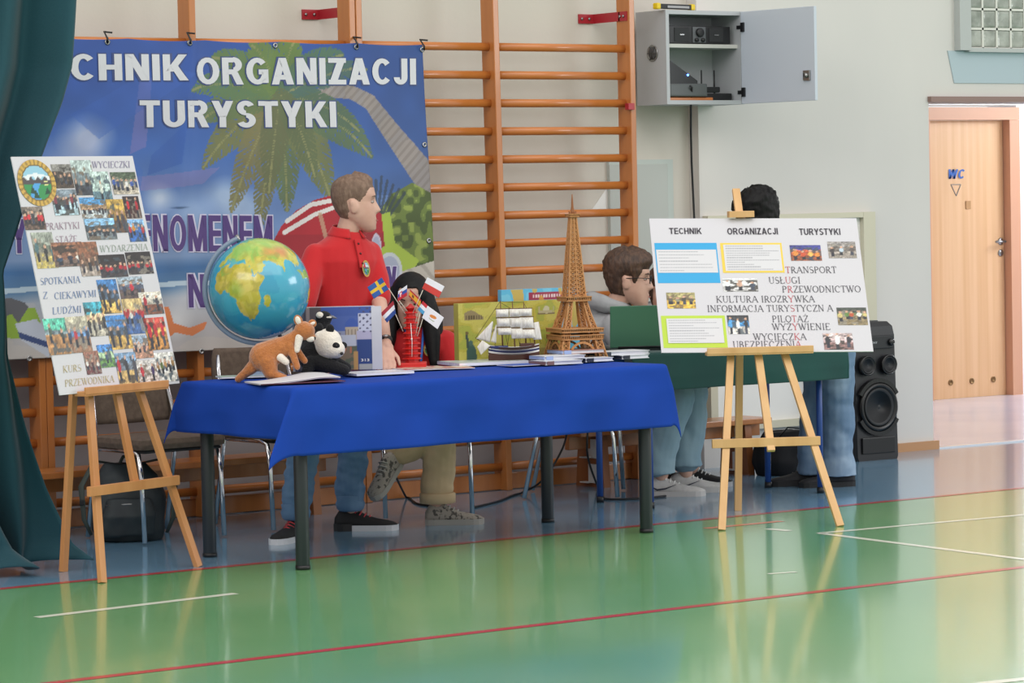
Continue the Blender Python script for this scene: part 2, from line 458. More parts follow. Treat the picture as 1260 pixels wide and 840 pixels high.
# floor: blue margin, green court and painted lines, all one floor
M_floor_b = mat('floor_blue', '#739bb8', .19, var=((.6, .6, 1), '#6a91ae', .35, .7), bump=((14, 14, 1), .05, .01), coat=.5)
M_floor_g = mat('floor_green', '#60a067', .21, var=((.45, .45, 1), '#88b67f', .32, .72), bump=((14, 14, 1), .05, .01), coat=.5)
M_floor_c = mat('floor_corridor', '#d3d2e0', .16, var=((1, 1, 1), '#c6c7d8', .35, .7))
M_line_r = mat('line_red', '#b83a3f', .2)
M_line_w = mat('line_white', '#d9dccb', .2)
M_line_o = mat('line_orange', '#c9775a', .25)
fb = bmesh.new()
def quad(pts, mi, z=0.0):
    f = fb.faces.new([fb.verts.new((p[0], p[1], z)) for p in pts]); f.material_index = mi
quad([(-16, -22), (12, -22), (12, -1.9), (-16, -1.9)], 1)
quad([(-16, -1.9), (12, -1.9), (12, .235), (-16, .235)], 0)
quad([(-16, .235), (3.2, .235), (3.2, .6), (-16, .6)], 0)
quad([(3.2, .235), (12, .235), (12, 5), (3.2, 5)], 2)
def stripe(a, b, w, mi):
    a, b = Vector(a[:2]), Vector(b[:2]); d = (b-a).normalized(); n = Vector((-d.y, d.x))*w/2
    quad([a-n, b-n, b+n, a+n], mi, .0009)
stripe((-16, -1.9), (12, -1.88), .05, 3)
stripe((-16, -4.29), (12, -4.27), .05, 3)
stripe(atz(1007, 656), atz(1290, 630.5), .045, 4)
stripe(atz(1010, 656), atz(1300, 693), .045, 4)
stripe(atz(45, 759.5), atz(290, 730), .05, 4)
stripe(atz(944, 650.5), atz(972, 653), .05, 4)
stripe(atz(1205, 841), atz(1290, 832), .05, 4)
stripe(atz(868, 650), atz(962, 641), .05, 5)
stripe(atz(945, 706), atz(980, 703.5), .03, 4)
fm = bpy.data.meshes.new('floor'); fb.to_mesh(fm); fb.free()
struct(link('floor', fm, [M_floor_b, M_floor_g, M_floor_c, M_line_r, M_line_w, M_line_o]))

# back wall behind the bars, then the wall block that stands a little forward of it
YW, YR = .314, .23
w_ = MB(); w_.box((-4.9, YW+.1, 2.55), (12.75, .2, 3.1)); struct(obj('wall_back', w_, M_wall))
w_ = MB(); w_.box((-4.9, YW+.1, .5), (12.75, .2, 1.0)); struct(obj('wall_back_lower', w_, M_wall_lower))
XL, XO = 1.476, 3.206
w_ = MB(); w_.box(((XL+XO)/2, YR+.25, 2.05), (XO-XL, .5, 4.1)); struct(obj('wall_block', w_, M_wall2))
w_ = MB(); w_.box(((XO+6.4)/2, YR+.25, 3.08), (6.4-XO, .5, 2.06)); struct(obj('wall_over_opening', w_, M_wall2))
w_ = MB(); w_.box((6.9, YR+.25, 2.05), (1.0, .5, 4.1)); struct(obj('wall_right', w_, M_wall2))
# passage beyond the opening
M_pass = mat('passage_wall', '#eff3f6', .6)
w_ = MB(); w_.box((4.6, 3.55, 1.3), (3.2, .3, 2.6)); struct(obj('wall_passage_back', w_, M_pass))
w_ = MB(); w_.box((8.3, 3.55, 1.3), (2.4, .3, 2.6)); struct(obj('wall_passage_side', w_, M_pass))
w_ = MB(); w_.box((6.65, 3.55, 2.36), (.9, .3, .48)); struct(obj('wall_passage_over_door', w_, M_pass))
w_ = MB(); w_.box((6.4, 2.05, 2.65), (6.4, 3.1, .1)); struct(obj('ceiling_passage', w_, M_white))
w_ = MB(); w_.box((4.8, YR+.12, 2.035), (3.2, .3, .032)); struct(obj('trim_lintel', w_, mat('lintel_wood', '#8a7068', .5)))
w_ = MB(); w_.box((4.7, YR+.02, .004), (3.0, .05, .008)); struct(obj('trim_threshold', w_, mat('threshold_metal', '#e4e6ea', .25, .6)))
# skirting of the block and its metal end
w_ = MB(); w_.box((2.9, YR-.012, .025), (.66, .022, .05)); struct(obj('baseboard_right', w_, mat('skirting', '#b98a62', .4)))
# service hatch in the block: a pale frame round a white panel
M_frame = mat('hatch_frame', '#c8c3ae', .5)
hx0, hx1, hz0, hz1 = 1.5, 2.73, .2, 1.392
w_ = MB()
w_.box((hx0+.02, YR-.02, (hz0+hz1)/2), (.05, .05, hz1-hz0)); w_.box((hx1-.04, YR-.02, (hz0+hz1)/2), (.09, .05, hz1-hz0))
w_.box(((hx0+.045+hx1-.085)/2, YR-.02, hz1-.0155), (hx1-hx0-.131, .048, .03)); w_.box(((hx0+.045+hx1-.085)/2, YR-.02, hz0+.021), (hx1-hx0-.131, .048, .04))
fr = struct(obj('window_1', w_, M_frame))
w_ = MB(); w_.box(((hx0+hx1)/2-.02, YR-.006, (hz0+hz1)/2), (hx1-hx0-.1, .012, hz1-hz0-.06)); obj('window_panel', w_, M_white, fr)
# glass-block window above the opening with a painted reveal
gx0, gz0 = 3.515, 2.335
w_ = MB(); w_.box((gx0-.05, YR-.02, 2.72), (.09, .06, .8)); w_.box((4.55, YR-.015, gz0-.012), (2.1, .05, .024))
gw = struct(obj('window_2', w_, mat('metal_frame', '#aeb2b0', .5)))
w_ = MB()
for i in range(16):
    for j in range(6):
        w_.box((gx0+.06+i*.115, YR-.004, gz0+.055+j*.115), (.1, .03, .1), None, .012)
obj('glass_block', w_, mat('glass_block', '#7f857c', .15, var=(9, '#a8aca4', .35, .65), bump=(14, .6, .02)), gw)
w_ = MB()
for i in range(17): w_.box((gx0+.003+i*.115, YR-.005, 2.7), (.014, .03, .74))
for j in range(7): w_.box((gx0+.93, YR-.005, gz0-.002+j*.115), (1.88, .03, .014))
obj('glazing_bar', w_, mat('mortar', '#d3d3cb', .7), gw)
w_ = MB(); w_.prism([(3.41, 2.13), (5.6, 2.13), (5.6, 2.318), (3.36, 2.318)], .006, Matrix(((1, 0, 0, 0), (0, 0, -1, YR-.0005), (0, 1, 0, 0), (0, 0, 0, 1))))
struct(obj('trim_reveal', w_, mat('pale_blue_paint', '#a9b9c0', .6)))

# toilet door at the end of the passage
M_beech = mat('beech_veneer', '#e2b68c', .42, var=((22, 1, .5), '#d6a578', .35, .72))
M_beech_d = mat('beech_frame', '#cf9a7c', .45)
YD = 3.4
dx0, dx1 = 6.17, 6.955
dr = bpy.data.objects.new('door_1', None); COL.objects.link(dr); dr.location = (dx0, YD, 0); struct(dr, 'pale beech toilet door with blue WC letters in the passage')
w_ = MB(); w_.box(((dx1-dx0)/2, .02, 1.005), (dx1-dx0, .04, 2.008)); leaf = obj('door_leaf', w_, M_beech, dr)
w_ = MB(); w_.box((dx1-dx0+.055, -.02, 1.005), (.1, .1, 2.01)); w_.box((-.055, -.02, 1.005), (.1, .1, 2.01)); w_.box(((dx1-dx0)/2, -.02, 2.056), (dx1-dx0+.21, .1, .09))
obj('door_frame', w_, M_beech_d, dr)
def on_door(u, v, d=0): return Vector((u, -.001-d, v))
p = lambda x, y: (aty(x, y, YD).x-dx0, aty(x, y, YD).z)
me = block_text('WC', .2)
for v in me.vertices: v.co.x += v.co.y*.16
a, c = p(1167, 220), p(1186.5, 208)
M_bluep = mat('blue_sign', '#2d62b4', .5)
link('sign_letters', fit_mesh(me, a[0], c[0], a[1], c[1], on_door, .004), M_bluep, dr)
w_ = MB(); t0, t1, t2 = p(1170, 227), p(1182, 227), p(1176.5, 241)
for q0, q1 in ((t0, t1), (t1, t2), (t2, t0)): w_.bar((q0[0], -.002, q0[1]), (q1[0], -.002, q1[1]), .004, .006, (0, 1, 0))
obj('triangle_sign', w_, mat('sign_grey', '#8c8179', .5), dr)
q = p(1191, 252); w_ = MB(); w_.box((q[0], -.003, q[1]), (.05, .006, .06), None, .002); obj('plate', w_, mat('plate_tan', '#b98a5a', .5), dr)
q = p(1231, 297); w_ = MB(); w_.lathe([(.026, 0), (.026, .006), (.018, .01)], 16, T(q[0], 0, q[1]) @ RX(PI/2)); w_.tube([(q[0], -.01, q[1]), (q[0], -.05, q[1]), (q[0]-.1, -.055, q[1])], .009)
obj('handle', w_, M_steel, dr)
q = p(1231, 311); w_ = MB(); w_.lathe([(.026, 0), (.026, .006), (.012, .01)], 16, T(q[0], 0, q[1]) @ RX(PI/2)); obj('lock', w_, M_steel, dr)
for x, y in ((1169.5, 470.5), (1195.5, 468.5), (1222, 466.5)):
    q = p(x, y); w_ = MB(); w_.lathe([(.022, 0), (.022, .006), (.014, .007), (.013, .001)], 16, T(q[0], 0, q[1]) @ RX(PI/2)); obj('vent', w_, mat('vent_brass', '#8a6a44', .4, .6), dr)
# bright window on the passage's far side
M_pane = mat('frosted_pane', '#e8f2fb', .4); q_ = M_pane.node_tree.nodes['Principled BSDF']; q_.inputs['Emission Color'].default_value = (.85, .93, 1, 1); q_.inputs['Emission Strength'].default_value = 1.6
w_ = MB(); w_.box((8.0, 3.39, 1.35), (1.5, .02, 1.9)); struct(obj('window_3', w_, M_pane))

# electrical box door and switch plate on the back wall
pb = thing('wall_panel', 'flat grey electrical panel low on the wall under the steel cabinet', 'panel', (1.1, YW, 0))
a, c = aty(786, 262, YW), aty(825, 196, YW)
w_ = MB(); w_.box((c.x/2+.9/2-1.1, -.01, 1.32), (c.x-.9, .02, c.z*2-2.64)); obj('panel_frame', w_, M_green_panel, pb)
w_ = MB(); w_.box((c.x/2+.9/2-1.1-.02, -.021, 1.32), (c.x-.9-.04, .006, c.z*2-2.64-.05), None, .002); obj('panel_door', w_, mat('panel_grey', '#b4b8b3', .5), pb)
a = aty(757, 247, YW)
sw = thing('switch_plate', 'square grey socket plate on the wall behind the top of the tower', 'switch', (a.x, YW, a.z))
w_ = MB(); w_.box((0, -.006, 0), (.1, .012, .1), None, .003); obj('plate', w_, M_green_panel, sw)
w_ = MB(); w_.lathe([(.028, 0), (.028, .006), (.02, .006), (.018, .001)], 18, T(.012, -.012, 0) @ RX(PI/2)); obj('socket', w_, M_white, sw)
a = aty(794, 246, .1)
ps = MB(); ps.prism([(-.07, -.08), (.08, -.08), (.08, .14), (.055, .06)], .002, T(a.x-.16, YW-.001, a.z) @ RX(PI/2))
tag(obj('paper_sheet', ps, M_white), 'torn white paper stuck on the wall beside the climbing bars', 'paper')

# ------------------------------------------------------------------ wall bars
ZR = [2.292-.1448*k for k in range(15)] + [.122]
def wall_bars(x0, bays, label, lean=0.0, last=True, first=True, grp='climbing wall bars along the back wall'):
    t = thing('wall_bars', label, 'wall bars', (x0, 0, 0), 0, grp)
    PH = 2.95
    def post(x, lean=0):
        w_ = MB(); w_.box((0, .055, PH/2), (.036, .11, PH), None, .004)
        o = obj('post', w_, M_wood, t); o.location.x = x; o.rotation_euler.y = -lean; return o
    posts = [0] + list(np.cumsum(bays))
    for i, x in enumerate(posts):
        post(x, lean if 0 < i < len(posts)-1 else 0)
    proto = {}
    for i, bw in enumerate(bays):
        for z in ZR:
            if bw not in proto:
                w_ = MB(); n = 12
                w_.tube([(-bw/2+.004, 0, 0), (bw/2-.004, 0, 0)], .0155, 12); 
                for v in w_.bm.verts: v.co.z *= 1.38
                proto[bw] = w_.to_mesh('rung')
                proto[bw].materials.append(M_rung)
            o = link('rung', proto[bw], None, t); o.location = (posts[i]+bw/2, .05, z)
    w_ = MB(); w_.box((sum(bays)/2, .07, .045), (sum(bays), .03, .085), None, .004); obj('base_board', w_, M_wood, t)
    return t
wb = wall_bars(-.886, [.868, .862], 'wooden wall bars standing clear of the banner behind the tower', .011)
w_ = MB(); a = aty(775, 131, 0); w_.box((a.x+.886, .0, a.z), (.042, .03, .035), None, .002); obj('red_tape', w_, M_red, wb)
wall_bars(-2.662, [.818, .918], 'wooden wall bars covered by the blue banner')
wall_bars(-4.45, [.87, .88], 'wooden wall bars half hidden by the teal curtain', 0)
def bracket(x, z, label):
    t = thing('bracket', label, 'bracket', (x, 0, z), 0, 'red brackets holding the wall bars')
    w_ = MB(); w_.box((-.021, .05, 0), (.006, .07, .05)); w_.box((-.021, .19, 0), (.006, .23, .05)); w_.box((-.07, YW-.005, 0), (.1, .008, .05))
    obj('strap', w_, M_red, t)
    for p_ in ((-.024, .04), (-.024, .07)):
        w_ = MB(); w_.lathe([(.008, 0), (.008, .005), (.004, .008)], 8, T(p_[0], p_[1], 0) @ RY(-PI/2)); obj('bolt', w_, M_steel, t)
    for dx in (-.05, -.1):
        w_ = MB(); w_.lathe([(.008, 0), (.008, .005), (.004, .008)], 8, T(dx, YW-.008, 0) @ RX(PI/2)); obj('bolt', w_, M_steel, t)
bracket(.844, aty(765, 20, .05).z, 'red steel bracket on the wall bars beside the steel cabinet')
bracket(-.905, aty(412, 14, .05).z, 'red steel bracket on the wall bars above the banner')

# ------------------------------------------------------------------ gym benches
def bench(x0, x1, y0, legs, label, plates=False):
    t = thing('gym_bench', label, 'bench', ((x0+x1)/2, y0, 0), 0)
    L = x1-x0
    w_ = MB(); w_.box((0, 0, .286), (L, .24, .032), None, .005); obj('seat', w_, M_wood, t)
    w_ = MB(); w_.box((0, .0, .235), (L, .035, .07), None, .004); obj('beam', w_, M_wood, t)
    for lx in legs:
        w_ = MB(); x = lx-(x0+x1)/2
        w_.prism([(-.12, 0), (.12, 0), (.095, .27), (-.095, .27)], .045, T(x, 0, 0) @ RZ(PI/2) @ RX(PI/2) @ T(0, 0, -.0225))
        g = obj('leg', w_, mat('bench_leg_wood', '#a5673c', .4, var=((9, 9, 1.2), '#8a5230', .35, .75)), t)
        if plates:
            for z in (.07, .2):
                w_ = MB(); w_.box((x-.026, -.03, z), (.008, .07, .1), None, .002); w_.box((x-.045, -.0, z-.045), (.04, .07, .006), None, .002); obj('metal_plate', w_, M_white, g)
    return t
bench(-3.2, -1.28, -.2, (-3.0, -1.40), 'long low wooden bench behind the backpack and brown chairs')
bench(.25, 1.55, -.14, (.42, 1.4), 'low wooden bench with white leg plates behind the green table', True)

# ------------------------------------------------------------------ steel cabinet
M_cab = mat('cabinet_grey', '#abaeb2', .45)
M_cab_in = mat('cabinet_inside', '#8d929c', .5)
M_door_in = mat('cabinet_door_blue', '#bcc4d0', .4)
cx0, cx1, cy0, cy1, cz0, cz1 = 1.05, 1.59, -.03, .226, 1.995, 2.498
ct = thing('wall_cabinet', 'open grey steel cabinet of sound gear high on the wall', 'cabinet', (cx0, cy0, cz0))
CW, CD, CH = cx1-cx0, cy1-cy0, cz1-cz0
w_ = MB(); t_ = .022
w_.box((t_/2, CD/2, CH/2), (t_, CD, CH)); w_.box((CW-t_/2, CD/2, CH/2), (t_, CD, CH)); w_.box((CW/2, CD/2, t_/2), (CW-2*t_, CD-.001, t_)); w_.box((CW/2, CD/2, CH-t_/2), (CW-2*t_, CD-.001, t_)); w_.box((CW/2, CD-.008, CH/2), (CW-2*t_, .012, CH-2*t_))
obj('body', w_, M_cab, ct)
w_ = MB(); w_.box((CW/2, CD/2+.01, CH*.625), (CW-2*t_, CD-.03, .02)); obj('shelf', w_, mat('shelf_edge', '#bfbfba', .5), ct)
w_ = MB(); w_.lathe([(.045, 0), (.045, .004), (.036, .004), (.034, .001)], 24, T(0, CD*.45, CH*.55) @ RY(-PI/2)); vg = obj('vent_grille', w_, M_steel, ct)
w_ = MB(); w_.lathe([(.033, 0), (.033, .003)], 20, T(-.001, CD*.45, CH*.55) @ RY(-PI/2))
for k in range(6): w_.bar((-.005, CD*.45, CH*.55), (-.005, CD*.45+.04*math.cos(k*PI/3), CH*.55+.04*math.sin(k*PI/3)), .004, .004, (1, 0, 0))
obj('fan', w_, mat('fan_dark', '#4a4a4c', .6), vg)
dn = bpy.data.objects.new('door', None); COL.objects.link(dn); dn.parent = ct; dn.location = (CW, 0, 0); dn.rotation_euler.z = R(-84)
w_ = MB(); w_.box((CW/2, -.011, CH/2), (CW, .02, CH-.004), None, .003); obj('door_panel', w_, M_door_in, dn)
w_ = MB(); w_.box((CW-.055, -.025, CH*.27), (.05, .012, .055), None, .004); w_.lathe([(.014, 0), (.014, .012)], 12, T(CW-.055, -.03, CH*.27) @ RX(PI/2)); obj('lock', w_, M_steel, dn)
w_ = MB(); w_.lathe([(.012, 0), (.012, .012)], 12, T(CW-.03, .0, CH*.24) @ RX(-PI/2)); obj('knob', w_, M_black, dn)
for z in (CH*.83, CH*.13):
    w_ = MB(); w_.box((-.035, .02, z), (.05, .03, .014)); w_.box((.018, -.024, z), (.025, .014, .05), None, .003); w_.box((-.008, -.018, z), (.04, .012, .02)); obj('hinge', w_, mat('hinge_dark', '#3b3c40', .35, .8), dn)
# its contents
def at_cab(x, y, z): return (cx0+x, cy0+y, cz0+z)
a1 = thing('audio_amplifier', 'black audio unit with round dial on the cabinet top shelf', 'amplifier', at_cab(.26, .13, CH*.625+.0105))
w_ = MB(); w_.box((0, 0, .05), (.44, .18, .095), None, .004); obj('case', w_, M_black, a1)
w_ = MB(); w_.box((0, -.092, .05), (.09, .006, .085), None, .002); fc = obj('face_plate', w_, mat('face_grey', '#55585c', .4), a1)
w_ = MB(); w_.lathe([(.024, 0), (.024, .012), (.016, .014)], 20, T(0, -.095, .062) @ RX(PI/2)); obj('dial', w_, M_black, fc)
for x in (-.022, .022):
    w_ = MB(); w_.lathe([(.011, 0), (.011, .01)], 12, T(x, -.095, .022) @ RX(PI/2)); obj('knob', w_, M_black, fc)
for x in (-.12, .12):
    w_ = MB(); w_.box((x, -.091, .05), (.1, .005, .075), None, .002); g_ = obj('grille', w_, mat('grille_dark', '#26272a', .7), a1)
    w_ = MB(); w_.box((x, -.095, .05), (.03, .003, .006)); obj('badge', w_, M_steel, g_)
mx = thing('mixing_unit', 'dark sloped mixer with a blue light on the cabinet floor', 'mixer', at_cab(.155, .09, t_+.02))
w_ = MB(); w_.box((0, 0, .035), (.26, .17, .07), None, .008); obj('case', w_, mat('mixer_grey', '#4b4f50', .4), mx)
w_ = MB(); w_.prism([(-.1, .068), (.1, .068), (.1, .085), (-.1, .2)], .15, T(-.03, .075, 0) @ RX(PI/2)); 
obj('sloped_panel', w_, M_black, mx)
w_ = MB(); w_.ell((-.0, -.079, .115), (.006, .006, .006), None, 10); led = mat('blue_led', '#2040ff', .3)
pn = led.node_tree.nodes['Principled BSDF']; pn.inputs['Emission Color'].default_value = (.1, .25, 1, 1); pn.inputs['Emission Strength'].default_value = 6
obj('lamp', w_, led, mx)
w_ = MB(); w_.box((.185, .10, t_+.008), (.3, .16, .016), T(cx0, cy0, cz0), .003); tag(obj('wooden_tray', w_, M_rung), 'thin wooden board under the mixer in the cabinet', 'board')
rt = thing('router', 'black wireless router with two antennas in the cabinet', 'router', at_cab(.41, .12, t_))
w_ = MB(); w_.box((0, 0, .02), (.18, .13, .04), None, .008); w_.box((-.04, -.03, .06), (.1, .06, .03), None, .006); obj('case', w_, M_black, rt)
for x in (-.03, .06):
    w_ = MB(); w_.tube([(x, .05, .03), (x, .05, .17)], [.005, .0035], 8); obj('antenna', w_, M_black, rt)
for k, (x, c_) in enumerate(((.05, '#2b2b30'), (.075, '#333338'))):
    w_ = MB(); w_.tube([(x, .2, .31), (x+.03, .17, .24), (x+.06, .12, .19), (x+.11, .1, .115)], .005, 6, T(cx0, cy0, cz0)); tag(obj('cable', w_, mat('cable_black', '#17171a', .5)), ['thin black cable hanging to the mixer inside the cabinet', 'second black cable drooping behind the cabinet mixer'][k], 'cable')
a = aty(850, 130, cy0-.02); e_ = aty(854, 268, .2)
w_ = MB(); w_.tube([(cx0+.165, cy0+.05, cz0+.13), (cx0+.165, cy0-.01, cz0+.09), tuple(aty(850, 132, .05)), tuple(aty(850, 160, .15)), tuple(aty(851, 200, .19)), tuple(aty(854, 262, .2)), tuple(aty(857, 330, .2)), tuple(aty(860, 470, .2)), tuple(aty(862, 552, .18))], .006, 8)
tag(obj('power_cable', w_, mat('cable_black', '#17171a', .5)), 'black cable hanging down the wall from the steel cabinet', 'cable')
lv = thing('spirit_level', 'black and silver bar with yellow ends on top of the cabinet', 'tool', (1.0, -.02, cz1+.001), R(8))
w_ = MB(); w_.box((.13, .0, .018), (.25, .03, .026), None, .003); obj('bar', w_, M_black, lv)
w_ = MB(); w_.box((.15, -.016, .016), (.17, .004, .012)); obj('scale', w_, M_steel, lv)
for x in (0, .27):
    w_ = MB(); w_.box((x, 0, .018), (.03, .036, .034), None, .008); obj('end_cap', w_, mat('yellow_plastic', '#e0c020', .4), lv)

# ------------------------------------------------------------------ curtain
M_curt = mat('teal_velvet', '#07424e', .8, var=((2, 2, 1), '#063640', .35, .7), bump=(90, .25, .004), sheen=.12)
EDGE = [(2.95, -3.15), (2.377, -3.215), (2.1, -3.25), (1.95, -3.305), (1.6, -3.48), (1.25, -3.63), (.9, -3.60), (.6, -3.50), (.335, -3.40), (.12, -3.30), (0, -3.25)]
def edge_x(z):
    for (z0, x0), (z1, x1) in zip(EDGE, EDGE[1:]):
        if z <= z0 and z >= z1:
            t = (z0-z)/(z0-z1); return x0+(x1-x0)*t
    return EDGE[-1][1]
def curtain(s, t):
    z = 2.95*(1-t)**1.0
    xr = edge_x(z); squeeze = math.exp(-((z-1.15)/.6)**2)
    xl = -4.5+.45*squeeze
    fl = max(0, 1-z/.5)
    x = xl+(xr-xl)*s
    ph = s*34+2.0*math.sin(z*.9+s*3)+1.1*noise.noise(Vector((s*4, z*.6, 2)))
    y = -1.35+.085*(1-.45*squeeze)*math.sin(ph)+.045*math.sin(ph*.47+z*1.4)-.10*squeeze+.05*(1-s)
    y += fl*fl*(-.15*s+.16*math.sin(s*9+.6)*1.0)
    x += fl*fl*.14*math.sin(s*11+1)*s
    zz = z
    if z < .10: zz = max(.012, .012+z*.9+.035*abs(math.sin(ph*.5))*(1-z/.1)); y -= (.1-z)*1.2*(.5+.5*math.sin(s*13))
    return (x, y, zz)
w_ = MB(); w_.grid(curtain, 150, 110)
cu = solid(obj('stage_curtain', w_, M_curt, None, False), .006, 0)
tag(cu, 'heavy teal curtain gathered in folds down to the floor', 'curtain')
# ------------------------------------------------------------------ banner on the wall bars
YB = -.022
BX0, BX1 = -3.72, -.505
def art(px, py): v = aty(px, py, YB); return (v.x, v.z)
def pl(*pts): return [art(*q) for q in pts]
def ban_top(x): return 2.303-.008*(x+2.5)/2
def ban_bot(x): return .812-.004*(x+2.9)
def banner_art(U, V):
    X = BX0+(BX1-BX0)*U; Z = .812+(2.30-.812)*V
    img = np.zeros(U.shape+(3,))
    stops = [(.78, '#b7b1ae'), (.98, '#a9a8ac'), (1.07, '#97a1af'), (1.12, '#557a9f'), (1.22, '#406a9a'), (1.27, '#748db2'), (1.5, '#6380b4'), (1.8, '#3b62a8'), (2.1, '#2d509a'), (2.4, '#284a94')]
    zs = [s[0] for s in stops]
    for k in range(3): img[..., k] = np.interp(Z, zs, [C(s[1])[k] for s in stops])
    sand = vnoise(X*1.0, Z*3, 6, 5); mixc(img, (Z < 1.07)*.35*(sand > .55), '#c2bab0')
    mixc(img, np.clip((X+1.3)/.9, 0, 1)*.75*(Z > 1.55), '#28477f')
    mixc(img, .5*np.clip((X+3.2)*-1.2, 0, 1)*(Z > 1.3), '#3b62b0')
    def blob_(px, py, r, col, a=.8, sx=1.3):
        x, z = art(px, py); d = np.hypot((X-x)/sx, Z-z)/r+.35*(vnoise(X*3+5, Z*3+5, 3, int(px))-.5)
        mixc(img, np.clip(1.25-d*1.0, 0, 1)*a, col)
    for q in ((105, 172, .11, '#b9bdd0', .8), (85, 200, .13, '#9fa9c8', .6), (196, 243, .07, '#bcc8da', .9), (275, 240, .09, '#a8bcd6', .8), (240, 262, .12, '#9db4d2', .6), (300, 255, .09, '#a8bcd6', .7), (130, 235, .1, '#8ca6d0', .5), (230, 372, .1, '#c3c4c8', .7), (215, 395, .07, '#cfcfd0', .8), (60, 395, .12, '#b9bcc6', .6)): blob_(*q)
    # aeroplane wings drawn faintly across the sky
    for poly, col, a in ((pl((170, 95), (185, 95), (178, 180), (158, 190)), '#7a6fa8', .55), (pl((160, 218), (270, 205), (250, 225), (165, 235)), '#8678ac', .5), (pl((185, 190), (228, 150), (222, 200), (180, 215)), '#2f56a4', .5), (pl((85, 140), (200, 78), (240, 90), (120, 170)), '#355cae', .4), (pl((120, 260), (150, 180), (175, 210), (160, 300)), '#3f68b4', .45)):
        mixc(img, inpoly(X, Z, poly)*a, col)
    # sea and foam
    mixc(img, (abs(Z-1.135-.006*np.sin(X*9)) < .012)*.8, '#c6d4dc'); mixc(img, (abs(Z-1.2-.01*np.sin(X*6)) < .01)*.4, '#35659a')
    # palm trunk, then fronds
    tr = [art(*q) for q in ((372, 118), (400, 110), (430, 112), (455, 124), (478, 155), (500, 185), (533, 232))]; wd = (.018, .028, .034, .042, .052, .064, .08)
    for i in range(6):
        d, t = segdist(X, Z, tr[i], tr[i+1]); w = wd[i]+(wd[i+1]-wd[i])*t
        m = d < w; mixc(img, m*.95, '#938a86'); mixc(img, m*(np.sin((X*.8+Z*-.9)*150+i) > .3)*.5, '#776d69')
    cx, cz = art(345, 118)
    fr = [((250, 205), 28, '#6d7047'), ((285, 258), 26, '#75704a'), ((318, 285), 24, '#6b6a48'), ((352, 258), 30, '#5d6b48'), ((405, 243), 34, '#6a7048'), ((455, 190), 32, '#566a4c'), ((440, 160), 20, '#4e6450'), ((245, 150), 26, '#5f7048'), ((235, 110), 24, '#57724e'), ((262, 70), 26, '#5c7446'), ((310, 54), 26, '#647a44'), ((360, 52), 28, '#5f763f'), ((420, 66), 26, '#4d6a55'), ((450, 84), 20, '#48645c'), ((330, 235), 26, '#5f6445'), ((385, 215), 24, '#5b6646')]
    for i, (tip, wpx, col) in enumerate(fr):
        tx, tz = art(*tip); w = wpx/235*.75
        mx, mz = (cx+tx)/2+(tx-cx)*.06, (cz+tz)/2+.09
        pts = [((1-t)**2*cx+2*t*(1-t)*mx+t*t*tx, (1-t)**2*cz+2*t*(1-t)*mz+t*t*tz) for t in np.linspace(0, 1, 10)]
        for k in range(9):
            d, t = segdist(X, Z, pts[k], pts[k+1]); g = (k+t)/9
            dx, dz = pts[k+1][0]-pts[k][0], pts[k+1][1]-pts[k][1]; L = math.hypot(dx, dz)
            al = ((X-pts[k][0])*dx+(Z-pts[k][1])*dz)/L+k*L
            comb = np.sin((al*1.0-d*1.1)*240+i) > -.35
            m = (d < w*np.sin(PI*(.12+.86*g))**.7)*(comb | (d < .008))
            mixc(img, m*.85, col); mixc(img, (d < .006)*.8, '#8b8a5c')
    # hut of bushes, lime shapes, path
    bush = inpoly(X, Z, pl((448, 300), (462, 262), (480, 236), (505, 222), (531, 238), (533, 330), (470, 322))); bn = vnoise(X*9, Z*9, 3, 9)
    mixc(img, bush*.95, '#66762f'); mixc(img, bush*(bn > .5)*.8, '#3f4d25'); mixc(img, bush*(bn < .28)*.8, '#93a14c')
    for k in range(9):
        x0, z0 = art(462, 285); x1, z1 = art(440+k*7, 215+abs(k-4)*5); d, _ = segdist(X, Z, (x0, z0), (x1, z1)); mixc(img, (d < .008)*.7, '#2f3c4d')
    mixc(img, inpoly(X, Z, pl((452, 350), (455, 300), (466, 262), (478, 258), (484, 296), (512, 318), (505, 330), (480, 348)))*1.0, '#9fb443'); 
    mixc(img, inpoly(X, Z, pl((452, 330), (462, 300), (470, 350)))*.6, '#79a04a')
    pth = inpoly(X, Z, pl((482, 335), (531, 318), (534, 425), (470, 425))); mixc(img, pth*1.0, '#b9b1a6'); mixc(img, pth*(np.sin((X+Z)*70+3*vnoise(X, Z, 8, 4)) > .6)*.5, '#8d857c')
    # red parasol
    um = inpoly(X, Z, pl((333, 300), (345, 278), (362, 258), (385, 244), (412, 236), (450, 240), (468, 262), (472, 300), (420, 340), (372, 360))); mixc(img, um*1.0, '#a5202c')
    mixc(img, um*(Z < 1.36)*.4, '#7c1a26')
    for a_, b_, c_ in (((352, 271), (380, 250), (412, 243)), ((349, 285), (385, 262), (414, 251))):
        p0, p1, p2 = art(*a_), art(*b_), art(*c_)
        for q0, q1 in ((p0, p1), (p1, p2)):
            d, _ = segdist(X, Z, q0, q1); mixc(img, (d < .011)*1.0, '#d8d3d0')
    d, _ = segdist(X, Z, art(392, 262), art(402, 300)); mixc(img, (d < .012)*.8, '#b79a7d')
    # white flower ovals by the girl
    for px, py, rx, rz in ((462, 302, .03, .07), (478, 330, .07, .09)):
        x, z = art(px, py); m = ((X-x)/rx)**2+((Z-z)/rz)**2; mixc(img, (m < 1)*.9, '#c3c6d6'); mixc(img, (m < .6)*.8, '#9aa0b8')
    # rock, lime shapes and starfish at the bottom
    mixc(img, inpoly(X, Z, pl((-60, 400), (-20, 372), (12, 366), (30, 372), (48, 396), (60, 410), (-60, 412)))*1.0, '#5d5d62')
